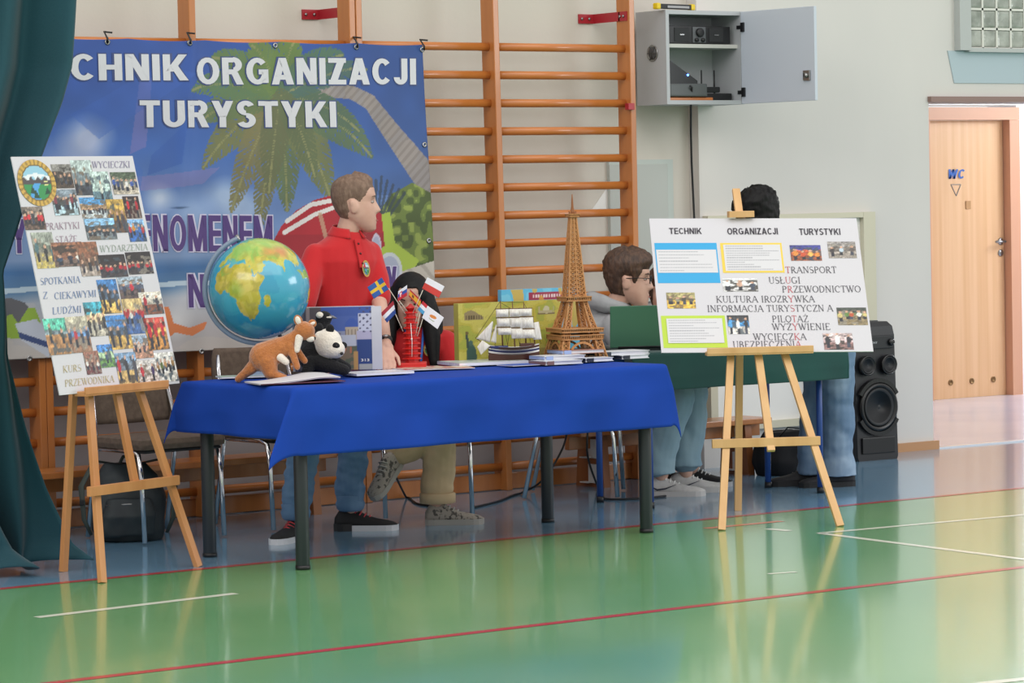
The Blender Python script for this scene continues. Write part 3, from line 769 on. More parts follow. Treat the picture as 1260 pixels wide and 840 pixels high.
    mixc(img, inpoly(X, Z, pl((4, 416), (8, 388), (14, 386), (22, 398), (34, 378), (42, 378), (48, 392), (52, 416)))*1.0, '#8aa83e')
    mixc(img, inpoly(X, Z, pl((18, 398), (44, 392), (62, 412), (60, 440), (26, 418)))*1.0, '#b9bfcc'); mixc(img, inpoly(X, Z, pl((22, 408), (58, 420), (60, 428), (24, 416)))*1.0, '#3d4d7a')
    mixc(img, inpoly(X, Z, pl((198, 376), (206, 376), (212, 396), (232, 402), (254, 394), (250, 404), (236, 412), (214, 408), (204, 416), (196, 400)))*1.0, '#cf7a4a')
    img *= (.95+.1*vnoise(X*2, Z*2, 5, 11))[..., None]
    return img
def ban_y(X, Z):
    return YB-.006*np.sin(X*5.2+1)-.010*np.exp(-((X+1.86+.12*(2.3-Z))/.035)**2)*(Z > 1.5)-.004*np.sin(Z*6+X*2)-.006
def ban_pos(U, V):
    X = BX0+(BX1-BX0)*U; bot = .812-.004*(X+2.9); top = 2.303-.008*(X+2.5)/2
    X = X+.4*np.clip(U-.9, 0, 1)*(1-V)-.15*np.clip(U-.88, 0, 1)*V
    Z = bot+(top-bot)*V-.008*np.abs(np.sin((X+.5)*PI/.43))*V
    return X, ban_y(X, Z), Z
bt = thing('vinyl_banner', 'large blue holiday banner with palm tree hung on the wall bars', 'banner', (0, 0, 0))
bo = link('sheet', ink_mesh('sheet', 640, 330, ban_pos, banner_art), printed('printed_vinyl', .55), bt); solid(bo, .002, 1)
M_let = mat('letter_white', '#c9cacf', .4); M_purple = mat('letter_purple', '#4a2f73', .4); M_pale = mat('letter_outline', '#c9c6dc', .4); M_navy = mat('letter_edge', '#2c3f74', .4)
def on_banner(u, v, d=0): return Vector((u, float(ban_y(np.array(u), np.array(v)))-.002-d, v))
def banner_word(body, x0, x1, yt, yb, m, edge, off=.21, eoff=.25):
    a, c = art(x0, yb), art(x1, yt); cy_ = art(x1, yb)
    def place(u, v, d): 
        return on_banner(u, v+(cy_[1]-a[1])*((u-a[0])/(c[0]-a[0])), d)
    h = art(x0, yt)[1]-a[1]; g = .006
    def cut(me):
        b_ = bmesh.new(); b_.from_mesh(me); bmesh.ops.triangulate(b_, faces=b_.faces[:]); bmesh.ops.subdivide_edges(b_, edges=[e for e in b_.edges if e.calc_length() > .25], cuts=2); b_.to_mesh(me); b_.free(); return me
    link('lettering_edge', fit_mesh(cut(block_text(body, eoff)), a[0]-g, c[0]+g, a[1]-g, a[1]+h+g, place, .002), edge, bt)
    link('lettering', fit_mesh(cut(block_text(body, off)), a[0], c[0], a[1], a[1]+h, place, .0036), m, bt)
banner_word('TECHNIK', 22, 229, 66, 99, M_let, M_navy)
banner_word('ORGANIZACJI', 241, 511, 70, 104, M_let, M_navy)
banner_word('TURYSTYKI', 170, 411, 123, 157, M_let, M_navy)
banner_word('TURYSTYKA', -52, 138, 268, 312, M_purple, M_pale, .19, .26)
banner_word('FENOMENEM', 152, 334, 264, 309, M_purple, M_pale, .19, .26)
banner_word('N', 231, 251, 337, 378, M_purple, M_pale, .19, .26)
banner_word('ÓW', 448, 487, 320, 358, M_purple, M_pale, .19, .26)
for px, py in ((130, 52), (232, 53), (338, 56), (437, 58), (519, 61), (522, 178), (527, 296), (36, 441), (247, 432)):
    a = aty(px, py, YB); w_ = MB(); w_.lathe([(.014, 0), (.014, .005), (.007, .006), (.006, .0)], 14, T(a.x, float(ban_y(np.array(a.x), np.array(a.z)))-.001, a.z) @ RX(PI/2)); obj('eyelet', w_, M_steel, bt)
for px, py in ((130, 48), (232, 49), (437, 54), (519, 57)):
    a = aty(px, py, YB); w_ = MB(); w_.tube([(a.x, YB-.02, a.z-.02), (a.x-.006, YB-.03, a.z+.0), (a.x+.004, YB+.02, a.z+.035), (a.x+.03, YB-.01, a.z+.03)], .005, 6); obj('cable_tie', w_, M_black, bt)
# ------------------------------------------------------------------ the display table and its cloth
M_leg = mat('table_leg_grey', '#23282d', .4)
M_cloth = mat('blue_cloth', '#143f9e', .85, var=((3, 3, 3), '#123a94', .35, .7), bump=((160, 160, 160), .12, .002), spec=.2)
M_gcloth = mat('green_cloth', '#0d4a45', .85, var=((3, 3, 3), '#0b3f3d', .35, .7), bump=((120, 120, 120), .15, .002), sheen=.15)
TB = Vector((-1.765, -1.828, 0)); TRZ = R(2.4)
ZT = .762
tb = thing('display_table', 'long table on four dark round legs under the blue cloth', 'table', TB, TRZ)
LX, LY = .935, .35
for sx in (-1, 1):
    for sy in (-1, 1):
        w_ = MB(); w_.lathe([(.027, 0), (.029, .004), (.029, .715), (.026, .72)], 20, T(sx*LX, sy*LY, 0)); g = obj('leg', w_, M_leg, tb)
        w_ = MB(); w_.lathe([(.031, 0), (.031, .018)], 20, T(sx*LX, sy*LY, 0)); obj('foot_cap', w_, M_black, g)
w_ = MB(); w_.box((0, 0, .737), (2.0, .82, .028), None, .004); obj('tabletop', w_, mat('beech_top', '#c8a57a', .4), tb)
w_ = MB(); w_.box((0, -LY, .695), (1.84, .02, .04)); w_.box((0, LY, .695), (1.84, .02, .04)); w_.box((-LX, 0, .695), (.02, .66, .04)); w_.box((LX, 0, .695), (.02, .66, .04)); obj('frame', w_, M_leg, tb)
def drape(hx, hy, z, drops, seed=0, amp=.008, tips=((-.1, -.05), (.1, -.05), (-.1, 0), (.1, 0))):
    """cloth over a table top of half sizes hx, hy; drops = x-, x+, y-, y+"""
    dxm, dxp, dym, dyp = drops
    def f(u, v):
        s = -hx-dxm+(2*hx+dxm+dxp)*u; t = -hy-dym+(2*hy+dym+dyp)*v
        ex = max(0, -hx-s)*-1 if s < -hx else max(0, s-hx); ey = max(0, -hy-t)*-1 if t < -hy else max(0, t-hy)
        x, y = min(max(s, -hx), hx), min(max(t, -hy), hy)
        rho = math.hypot(ex, ey)
        r0 = .02
        if rho == 0: 
            return (x, y, z+.0015*noise.noise(Vector((s*5, t*5, seed))))
        a = min(rho, r0*PI/2)/r0
        out = r0*math.sin(a); dn = r0*(1-math.cos(a))+max(0, rho-r0*PI/2)
        dxn, dyn = ex/rho, ey/rho
        corner = abs(2*dxn*dyn)
        hang = max(0, rho-r0*PI/2)
        fold = amp*min(1, hang/.12)*(math.sin((s*1.0+t*1.3)*9+seed+hang*4)+.4*math.sin((s-t)*17+1+seed)+1.2*noise.noise(Vector((s*2.2, t*2.2, hang*2.5+seed))))
        flare = hang*.06; tx, ty = tips[(1 if ex > 0 else 0)+(2 if ey > 0 else 0)]; cc = hang*corner**1.3
        out += flare+fold*(1-corner)+.012*min(1, hang/.1)
        dn -= hang*(.10*corner)
        return (x+dxn*out+tx*cc, y+dyn*out+ty*cc, z-dn)
    w_ = MB(); w_.grid(f, 170, 96); return w_
w_ = drape(1.0, .41, ZT-.006, (.225, .245, .29, .2), 1.3, .010, ((-.46, -.10), (.12, .03), (-.20, .04), (.05, .02)))
cl = solid(obj('tablecloth', w_, M_cloth, None, False), .003, -1); cl.location = TB; cl.rotation_euler.z = TRZ
tag(cl, 'royal blue cloth draped over the long display table', 'tablecloth')

# ------------------------------------------------------------------ school desk with the green cloth
GT = Vector((.43, -1.09, 0))
gt = thing('school_desk', 'desk on blue metal legs under the dark green cloth', 'table', GT, R(-2))
M_bl = mat('blue_leg', '#24478c', .35)
for sx in (-.53, .53):
    for sy in (-.21, .21):
        w_ = MB(); w_.tube([(sx, sy, 0), (sx, sy, .73)], .016, 14); g = obj('leg', w_, M_bl, gt)
        w_ = MB(); w_.tube([(sx, sy, 0), (sx, sy, .03)], .019, 14); obj('foot_cap', w_, M_black, g)
w_ = MB(); w_.box((0, 0, .738), (1.3, .5, .022), None, .003); obj('tabletop', w_, mat('beech_top', '#c8a57a', .4), gt)
w_ = MB(); w_.box((0, -.21, .70), (1.06, .03, .03)); w_.box((0, .21, .70), (1.06, .03, .03)); obj('frame', w_, M_bl, gt)
w_ = drape(.655, .255, .756, (.03, .02, .195, .1), 4, .008)
cl2 = solid(obj('tablecloth', w_, M_gcloth, None, False), .003, -1); cl2.location = GT; cl2.rotation_euler.z = R(-2)
tag(cl2, 'dark green cloth over the desk behind the easel', 'tablecloth')
lp = thing('laptop', 'open laptop with a dark green lid on the green cloth', 'laptop', (-.015, -1.155, .759), R(-30))
M_lid = mat('laptop_lid', '#4d7a62', .35, .1, coat=.1)
w_ = MB(); w_.box((0, .12, .009), (.36, .24, .016), None, .005); obj('base', w_, mat('laptop_grey', '#5c6462', .4, .4), lp)
w_ = MB(); w_.box((0, 0, .118), (.36, .010, .205), T(0, .0, -.001) @ RX(R(8)), .004); obj('lid', w_, M_lid, lp)
w_ = MB(); w_.tube([(-.14, .0, .016), (.14, .0, .016)], .009, 12); obj('hinge', w_, M_black, lp)

# ------------------------------------------------------------------ stacking chairs
M_uph = mat('chair_fabric', '#6a5a4e', .9, var=(40, '#5b4c42', .35, .65), bump=(120, .3, .002))
M_blackup = mat('chair_fabric_black', '#1d1c20', .85, bump=(120, .3, .002))
def chair(x, y, rz, label, up=None):
    up = up or M_uph
    t = thing('conference_chair', label, 'chair', (x, y, 0), rz)
    w_ = MB(); w_.box((0, 0, .445), (.46, .43, .055), None, .025); obj('seat', w_, up, t)
    w_ = MB(); w_.box((0, 0, .412), (.42, .4, .012), None, .005); obj('seat_pan', w_, M_black, t)
    def bk(u, v):
        xx = (u-.5)*.44*(1-.10*abs(2*v-1)**3); zz = .52+.31*v
        return (xx, .205+.05*v-.045*(1-(2*u-1)**2)+.02, zz)
    w_ = MB(); w_.grid(bk, 20, 14); o = solid(obj('backrest', w_, up, t, False), .035, 0)
    for s_ in (-1, 1):
        w_ = MB(); w_.tube([(s_*.215, -.2, .008), (s_*.215, -.185, .30), (s_*.215, -.165, .40), (s_*.215, -.12, .415), (s_*.215, .15, .415)], .0115, 12); obj('leg', w_, M_chrome, t)
        w_ = MB(); w_.tube([(s_*.215, .27, .008), (s_*.215, .2, .32), (s_*.215, .175, .44), (s_*.215, .19, .56), (s_*.2, .235, .73), (s_*.19, .25, .80)], .0115, 12); obj('leg', w_, M_chrome, t)
    w_ = MB(); w_.tube([(-.215, -.12, .412), (.215, -.12, .412)], .009, 10); w_.tube([(-.215, .15, .412), (.215, .15, .412)], .009, 10); obj('crossbar', w_, M_chrome, t)
    return t
chair(-2.48, -.68, R(4), 'brown padded chair between the photo easel and the table')
chair(-1.77, -.62, R(4), 'brown padded chair tucked behind the globe end of the table')
chair(-1.05, -.66, R(-18), 'brown padded chair under the seated girl with black hair')
chair(.08, -.48, R(48), 'black padded chair under the boy with glasses', M_blackup)

# ------------------------------------------------------------------ easels with boards
M_easel = mat('easel_wood', '#c98d58', .45, var=((14, 14, 1.5), '#b87a45', .35, .75))
M_easel2 = mat('easel_wood_pale', '#d8ad78', .45, var=((14, 14, 1.5), '#c89a64', .35, .75))
def easel(fl, fr, rear, lean, trayz, traypx, htop, m, label, mast_low=.40, cross=.36, clip=None, spread=.16):
    fl, fr, rear = Vector(fl), Vector(fr), Vector(rear)
    mid = (fl+fr)/2; d = fr-fl; yaw = math.atan2(d.y, d.x); half = d.length/2
    t = thing('easel', label, 'easel', (mid.x, mid.y, 0), yaw)
    loc = Matrix.Rotation(-yaw, 3, 'Z') @ (rear-mid)
    k = math.tan(R(lean)); tp = htop
    fx = lambda z: half-(half-spread)*z/trayz
    for s_ in (-1, 1):
        z1 = trayz+.45; w_ = MB(); w_.bar((s_*half, 0, 0), (s_*fx(z1), k*z1, z1), .034, .022, (1, 0, 0), .002); obj('leg', w_, m, t)
    w_ = MB(); w_.bar((loc.x, loc.y, 0), (0, k*(trayz+.5)+.05, trayz+.5), .034, .022, (1, 0, 0), .002); obj('leg', w_, m, t)
    w_ = MB(); w_.bar((0, k*mast_low-.012, mast_low), (0, k*tp-.012, tp), .036, .02, (1, 0, 0), .002); obj('mast', w_, m, t)
    w_ = MB(); w_.bar((-fx(cross)-.07, k*cross-.022, cross), (fx(cross)+.03, k*cross-.022, cross), .04, .02, (0, 0, 1), .002); obj('crossbar', w_, m, t)
    w_ = MB(); tw = traypx; w_.box((0, k*trayz-.045, trayz), (tw, .06, .02), None, .003); w_.box((0, k*trayz-.072, trayz+.012), (tw, .012, .03), None, .003); obj('tray', w_, m, t)
    if clip:
        w_ = MB(); w_.bar((-.06, k*clip-.04, clip+.012), (.06, k*clip-.04, clip+.012), .03, .06, (0, 0, 1), .002); obj('top_clip', w_, m, t)
    return t, mid, yaw, k
z1t = .755
e1, mid1, yaw1, k1 = easel(atz(126, 717), atz(244, 697), atz(78, 703), 13, z1t, .52, 1.45, M_easel, 'wooden easel holding the board of photographs', spread=.155, cross=.365, mast_low=.345)
z2t = .775
e2, mid2, yaw2, k2 = easel(atz(888, 652.5), atz(1034, 647.5), atz(908, 628), 31, z2t, .5, 1.53, M_easel2, 'pale wooden easel holding the white text board', spread=.125, cross=.375, mast_low=.335, clip=1.4)
class Board:
    """a sheet leaning on an easel; corners read off along sight lines onto the easel's own leaning plane"""
    def __init__(s, corners, mid, yaw, k, gap):
        lean = math.atan(k)
        nv = Vector((math.sin(yaw)*math.cos(lean), -math.cos(yaw)*math.cos(lean), math.sin(lean)))
        p0 = Vector(mid)+nv*gap
        TL, TR, BR_, BL = [onplane(*c, p0, nv) for c in corners]
        s.W = ((TR-TL).length+(BR_-BL).length)/2; s.H = ((TL-BL).length+(TR-BR_).length)/2
        s.cen = (TL+TR+BR_+BL)/4; s.x = ((TR-TL)+(BR_-BL)).normalized(); y = ((TL-BL)+(TR-BR_)); y = (y-s.x*y.dot(s.x)).normalized(); s.y = y; s.n = s.x.cross(y)
        s.p0, s.nv = p0, nv
        s.M = Matrix(((s.x.x, s.y.x, s.n.x, s.cen.x), (s.x.y, s.y.y, s.n.y, s.cen.y), (s.x.z, s.y.z, s.n.z, s.cen.z), (0, 0, 0, 1)))
    def uv(s, px, py):
        q = onplane(px, py, s.p0, s.nv)-s.cen; return q.dot(s.x), q.dot(s.y)
def board_thing(B, name, label, m, th=.006):
    t = thing(name, label, 'board'); t.matrix_world = B.M
    w_ = MB(); w_.box((0, 0, -th/2), (B.W, B.H, th), None, .001); obj('sheet', w_, m, t); return t
def flat(u, v, d=0): return Vector((u, v, d))
M_ink = printed('printed_paper', .35)
def photo(t, u, v, w, h, kind, seed, name='photograph', d=.0012, tilt=0):
    me = ink_mesh(name, 26, 26, lambda U, V: ((U-.5)*w, (V-.5)*h, U*0+d), picture(kind, seed) if not callable(kind) else kind)
    o = link(name, me, M_ink, t); o.location = (u, v, 0); o.rotation_euler.z = tilt; return o
K = dict(
 brown=('#7d7a76', '#5d5148', '#4a3d34', ['#33312f', '#4a4a4a', '#2a2d33'], 4, .4, .4),
 ship=('#aebdbb', '#6e7a80', '#3a3f48', ['#24262c', '#3a3a40'], 4, .35, .3),
 sail=('#b4c7c2', '#a7bbb6', '#5d7a86', ['#c9cfc6'], 1, .8, .3),
 trees=('#4d5a48', '#6a7068', '#b3a89a', ['#35539a', '#2d4070', '#4a4f58', '#c9c7c5'], 6, .5, .45),
 snow=('#7f8c98', '#8c7f74', '#a7c0cc', ['#7b3540', '#3d3f46', '#4c4a4e', '#5a3a3a'], 6, .55, .5),
 plaza=('#4f8fc4', '#9b8060', '#a9b0b4', ['#333a48', '#2a2a30', '#493c38'], 9, .3, .4),
 yell=('#b5944a', '#8f7040', '#5b4436', ['#4a3c40', '#2f3340'], 3, .6, .35),
 reddark=('#2a2022', '#33221f', '#3d1d1d', ['#c01c2c', '#a81828'], 2, .8, .45),
 redgrp=('#7b6f66', '#8a8078', '#5d4a40', ['#b8252c', '#c43038', '#39393f'], 5, .5, .5),
 tents=('#87b6dc', '#35424c', '#6d757a', ['#2c3238'], 6, .3, .35),
 redblue=('#7fa9d6', '#8d8f98', '#2d5a9c', ['#b03038', '#c8862a', '#3a6ab0'], 4, .6, .5),
 train=('#8a8f86', '#5a6258', '#b5a35e', ['#4a6a70', '#2c2f2e'], 3, .6, .45),
 brick=('#8c5f48', '#7a5340', '#6d5a52', ['#33465e', '#2a3040', '#d8d5d0'], 3, .4, .3),
 brick2=('#84563e', '#6c4a3a', '#a5978e', ['#4c4242', '#2b2b30'], 3, .4, .3),
 stage=('#241d1e', '#2b2222', '#3a3236', ['#b02432', '#9c1f2c', '#c02c34', '#3a3030'], 6, .4, .4),
 sport=('#3f78b4', '#4a5f78', '#c9a258', ['#24262c', '#30333a', '#3f4a58'], 3, .6, .4),
 dome=('#9aa7b4', '#5a6072', '#58484a', ['#3a4058', '#c02838', '#4a5068'], 3, .6, .45),
 room=('#cfc8bc', '#b9b2a6', '#7a4a3a', ['#a02030', '#40404a'], 2, .7, .45),
 tables=('#c6ad7a', '#a82c34', '#3f5f94', ['#a82430', '#c9c7c4', '#2f4d8a'], 4, .4, .5),
 beach=('#3d9aae', '#d3bf98', '#a9a294', ['#3a3634', '#55504c', '#6b5a50'], 4, .45, .4),
 klass=('#58b49c', '#7f949c', '#a2764a', ['#4a5a4c', '#2f3a38'], 2, .5, .55),
 klass2=('#b3ac98', '#5f86b4', '#8e6a54', ['#2a3c5a', '#b02c38', '#3a3a44'], 4, .5, .45),
 flags=('#b4443a', '#c9a05a', '#b07a3c', ['#c01c2c', '#b81c2c', '#c62434'], 3, .9, .5),
 pink=('#8fa0b4', '#a39a98', '#b98a74', ['#3f3d48', '#c9b5a8', '#5c4a4c'], 4, .5, .5),
 sky=('#4a86cc', '#a8c49c', '#5f8a4a', ['#40506a'], 1, .6, .4),
 brownroom=('#8d5f50', '#7a5a4e', '#5c2c2e', ['#d9d5d0', '#4a2c2e'], 3, .4, .4),
 hall=('#7a98b8', '#6f7a88', '#c2a468', ['#b4202c', '#2c2c34', '#3c3c46'], 3, .9, .45),
 redwhite=('#c9c4c0', '#d6d0ca', '#b8b0aa', ['#b0202e', '#3c2c5a'], 2, .8, .4),
 food=('#d8d5ce', '#dcd8d0', '#cfcac2', ['#8a6a3e', '#5c6a3a', '#b58a58', '#3a2c28'], 5, .4, .55),
)
# board of trip photographs
b1c = [(13.6, 192.5), (163, 192), (221.4, 471), (74.3, 486.4)]
B1 = Board(b1c, mid1, yaw1, k1, .03)
M_board = mat('board_white', '#cbc9cf', .45)
pb1 = board_thing(B1, 'photo_board', 'tilted white board covered with small trip photographs and gold crest', M_board)
PH = [(215, 103, 70, 85, 'brown'), (287, 108, 75, 125, 'ship'), (347, 135, 70, 100, 'sail'), (428, 127, 95, 80, 'trees'), (224, 193, 90, 90, 'snow'), (322, 212, 95, 75, 'plaza'), (403, 240, 65, 120, 'yell'), (455, 210, 60, 80, 'reddark'), (115, 248, 75, 80, 'redgrp'), (346, 285, 110, 75, 'tents'), (470, 290, 65, 80, 'redblue'), (153, 358, 75, 125, 'train'), (235, 372, 110, 85, 'brick'), (306, 388, 75, 120, 'brick2'), (388, 412, 100, 80, 'stage'), (480, 402, 95, 80, 'stage'), (376, 517, 72, 120, 'sport'), (452, 488, 92, 80, 'dome'), (520, 540, 85, 80, 'room'), (462, 585, 75, 125, 'tables'), (330, 595, 72, 120, 'beach'), (410, 640, 82, 120, 'sport'), (195, 655, 78, 125, 'klass'), (270, 648, 78, 125, 'klass2'), (538, 645, 78, 115, 'flags'), (490, 690, 73, 82, 'pink'), (365, 722, 56, 80, 'sky'), (318, 745, 54, 80, 'brownroom'), (438, 765, 78, 112, 'hall'), (507, 775, 73, 80, 'redwhite'), (572, 760, 75, 105, 'food')]
pxu, pxv = B1.W/147.3, B1.H/285.5
for i, (x, y, w, h, kd) in enumerate(PH):
    u, v = B1.uv(x/2.8, 180+y/2.8)
    photo(pb1, u, v, w/2.8*pxu*.93, h/2.8*pxv*.97, K[kd], 20+i, d=.0012+.0003*(i % 5))
def crest(U, V):
    x, y = (U-.5)*2, (V-.5)*2; r = np.hypot(x, y); img = np.zeros(U.shape+(3,)); img[:] = C('#c9a24a')
    img *= (1-.25*(np.sin(np.arctan2(y, x)*26) > .2)*(r > .8))[..., None]
    ins = r < .76; mixc(img, ins*1.0, '#8fc0d6'); mixc(img, ins*(y > .3-.25*np.abs(np.sin(x*6+1)))*(y < .42-.2*np.abs(x))*1.0, '#dfe5ea')
    mixc(img, ins*(y < .18+.08*np.sin(x*17))*1.0, '#4a4346'); mixc(img, ins*(y < -.06)*1.0, '#2f8a4c')
    mixc(img, ins*(np.abs(x-.05-.3*np.sin(y*3.2)) < .16-.1*y)*(y < .0)*1.0, '#4a9bd8')
    for tx, ty in ((-.3, -.3), (-.15, -.5), (.48, -.35)):
        mixc(img, ins*(np.abs(x-tx) < (ty+.18-y)*.5)*(y > ty-.15)*(y < ty+.18)*1.0, '#14402c')
    mixc(img, ins*(np.abs(x-.45) < .1)*(np.abs(y+.02) < .12)*(np.sin(y*60) > 0)*1.0, '#e8e39a')
    mixc(img, (r > .74)*(r < .79)*1.0, '#6a5420')
    return img
def disc(t, u, v, rx, ry, f, d=.002, name='crest', n=40):
    def pos(U, V):
        x, y = (U-.5)*2, (V-.5)*2
        a, b = x*np.sqrt(1-y*y/2), y*np.sqrt(1-x*x/2); return a*rx, b*ry, U*0+d
    def img(U, V):
        x, y = (U-.5)*2, (V-.5)*2; return f(.5+.5*x*np.sqrt(1-y*y/2), .5+.5*y*np.sqrt(1-x*x/2))
    o = link(name, ink_mesh(name, n, n, pos, img), M_ink, t); o.location = (u, v, 0); return o
u, v = B1.uv(126/2.8, 180+126/2.8); disc(pb1, u, v, 62/2.8*pxu, 79/2.8*pxv, crest, .003)
def board_text(B, t, body, cx, cy, w, h, mats, sc, ox, oy, slant=0, thick=.11, thin=.05):
    u, v = B.uv(ox+cx/sc, oy+cy/sc); u0, _ = B.uv(ox+(cx-w/2)/sc, oy+cy/sc); u1, _ = B.uv(ox+(cx+w/2)/sc, oy+cy/sc)
    hh = h/sc*B.H/abs(B.corner_h)
    return serif_on('lettering', body, u0, u1, v-hh/2, v+hh/2, flat, mats, t, .0022, slant, thick, thin)
B1.corner_h = 285.5
tm = {k: mat('ink_'+k, c, .5) for k, c in dict(violet='#8a84a0', mauve='#a48f9e', sage='#a3aca4', blue='#7386ac', gold='#bdb08c', black='#4a4850', red='#b9525c').items()}
for body, cx, cy, w, col in (('WYCIECZKI', 380, 63, 135, 'violet'), ('PRAKTYKI', 213, 274, 122, 'mauve'), ('STAŻE', 226, 320, 78, 'mauve'), ('WYDARZENIA', 424, 350, 172, 'sage'), ('SPOTKANIA', 205, 462, 143, 'blue'), ('Z', 153, 513, 16, 'blue'), ('CIEKAWYMI', 257, 511, 150, 'blue'), ('LUDŹMI', 228, 564, 104, 'blue'), ('KURS', 246, 765, 66, 'gold'), ('PRZEWODNIKA', 306, 808, 178, 'gold')):
    board_text(B1, pb1, body, cx, cy, w*.97, 22, (tm[col], tm[col]), 2.8, 0, 180, .16, .12, .05)

# white text board
b2c = [(798.6, 268.5), (1053.7, 268.5), (1074.9, 432), (814, 434)]
B2 = Board(b2c, mid2, yaw2, k2, .03); B2.corner_h = 165
pb2 = board_thing(B2, 'text_board', 'white tourism board with text panels on the pale easel', M_board)
p2u = B2.W/258.0; p2v = B2.H/165.0
def at2(x, y): return B2.uv(760+x/3.5, 220+y/3.5)
def sheet2(x, y, w, h, col, name='paper_panel', d=.001):
    u, v = at2(x, y); w_ = MB(); w_.box((0, 0, d/2), (w/3.5*p2u, h/3.5*p2v, d)); o = obj(name, w_, col, pb2); o.location = (u, v, 0.0002); return o
M_paper = mat('paper_white', '#cfced2', .5)
def textlines(n, seed):
    rs = np.random.RandomState(seed); ends = rs.uniform(.35, .98, n)
    ends[0] = .7
    def f(U, V):
        img = np.zeros(U.shape+(3,)); img[:] = C('#cfced2')
        for i in range(n):
            y = 1-(i+.7)/(n+.4); mixc(img, (np.abs(V-y) < .018)*(U > .04)*(U < ends[i])*(.35+.25*(np.sin(U*150+i) > -.3)), '#8b8b92')
        return img
    return f
def page(x, y, w, h, n, seed, d):
    u, v = at2(x, y); ww, hh = w/3.5*p2u, h/3.5*p2v
    me = ink_mesh('text_sheet', 70, 60, lambda U, V: ((U-.5)*ww, (V-.5)*hh, U*0+d), textlines(n, seed)); o = link('text_sheet', me, M_ink, pb2); o.location = (u, v, 0)
sheet2(300, 362, 268, 174, mat('card_blue', '#2a9fd6', .5)); page(299, 355, 258, 100, 7, 3, .002)
sheet2(580, 340, 266, 130, mat('card_yellow', '#e8c64c', .5)); page(582, 340, 246, 114, 11, 4, .002)
sheet2(330, 658, 272, 136, mat('card_lime', '#b5cf3c', .5)); page(334, 655, 238, 104, 9, 5, .0035)
K2 = dict(sunset=('#3c3f86', '#c0583c', '#8a4a30', ['#e08a3a', '#c9502c', '#f0b45a'], 4, .7, .35), lobby=('#8f8a88', '#6a625c', '#9a9088', ['#3a3638', '#b9c9d6', '#5a5250'], 3, .5, .4), hands=('#d6d8da', '#e2e2e2', '#c2c0c0', ['#eeeeee', '#c9a28c', '#3a4658'], 3, .8, .45), wheat=('#a39a6a', '#7a6a44', '#cfa845', ['#5d5648', '#8a8670', '#44413c'], 4, .5, .5), waiter=('#2f3238', '#3a86c0', '#c9c4be', ['#4a9ad6', '#f0efee', '#24262a'], 3, .8, .4), buffet=('#3f4640', '#5f7048', '#8a7a5a', ['#c9b878', '#5a7a3c', '#b5502c', '#e0ddd4'], 5, .5, .55), suit=('#c9b4b4', '#c7aeb0', '#8a6a68', ['#24242c', '#f2f2f2', '#2c2c34'], 3, 1.0, .45))
for i, (x, y, w, h, kd) in enumerate(((810, 319, 134, 68, 'sunset'), (966, 306, 122, 72, 'lobby'), (528, 457, 150, 56, 'hands'), (273, 524, 122, 68, 'wheat'), (520, 628, 92, 80, 'waiter'), (1010, 592, 128, 75, 'buffet'), (950, 700, 126, 70, 'suit'))):
    u, v = at2(x, y); photo(pb2, u, v, w/3.5*p2u, h/3.5*p2v, K2[kd], 70+i)
for body, x0, x1, yt, yb in (('TECHNIK', 223, 360, 212, 238), ('ORGANIZACJI', 473, 688, 212, 240), ('TURYSTYKI', 783, 957, 214, 242)):
    u0, v0 = at2(x0, yb); u1, v1 = at2(x1, yt); _, v1 = at2(x0, yt)
    link('lettering', fit_mesh(block_text(body, .18), u0, u1, v0, v1, flat, .002), mat('ink_dark', '#3a3640', .5), pb2)
for body, cx, cy, w in (('*TRANSPORT', 832, 392, 220), ('USŁ*UGI', 718, 437, 137), ('P*RZEWODNICTWO', 877, 475, 338), ('KULTURA IROZR*YWKA', 636, 518, 424), ('INFORMACJA TURY*STYCZN A', 656, 558, 542), ('PILO*TAŻ', 743, 603, 156), ('WYŻ*YWIENIE', 790, 637, 250), ('WYCIECZ*KA', 698, 680, 228), ('UBEZPIECZENI*A', 643, 713, 295)):
    board_text(B2, pb2, body, cx, cy, w, 27, (tm['black'], tm['red']), 3.5, 760, 220, 0, .1, .055)
# ------------------------------------------------------------------ things on the display table (local x right, y away, z up)
FR = R(-36)
TZ = ZT+.0005
def tp(px, py, z=TZ): return atz(px, py, z)
PXT = 285.0                                                   # photo pixels per metre at the table
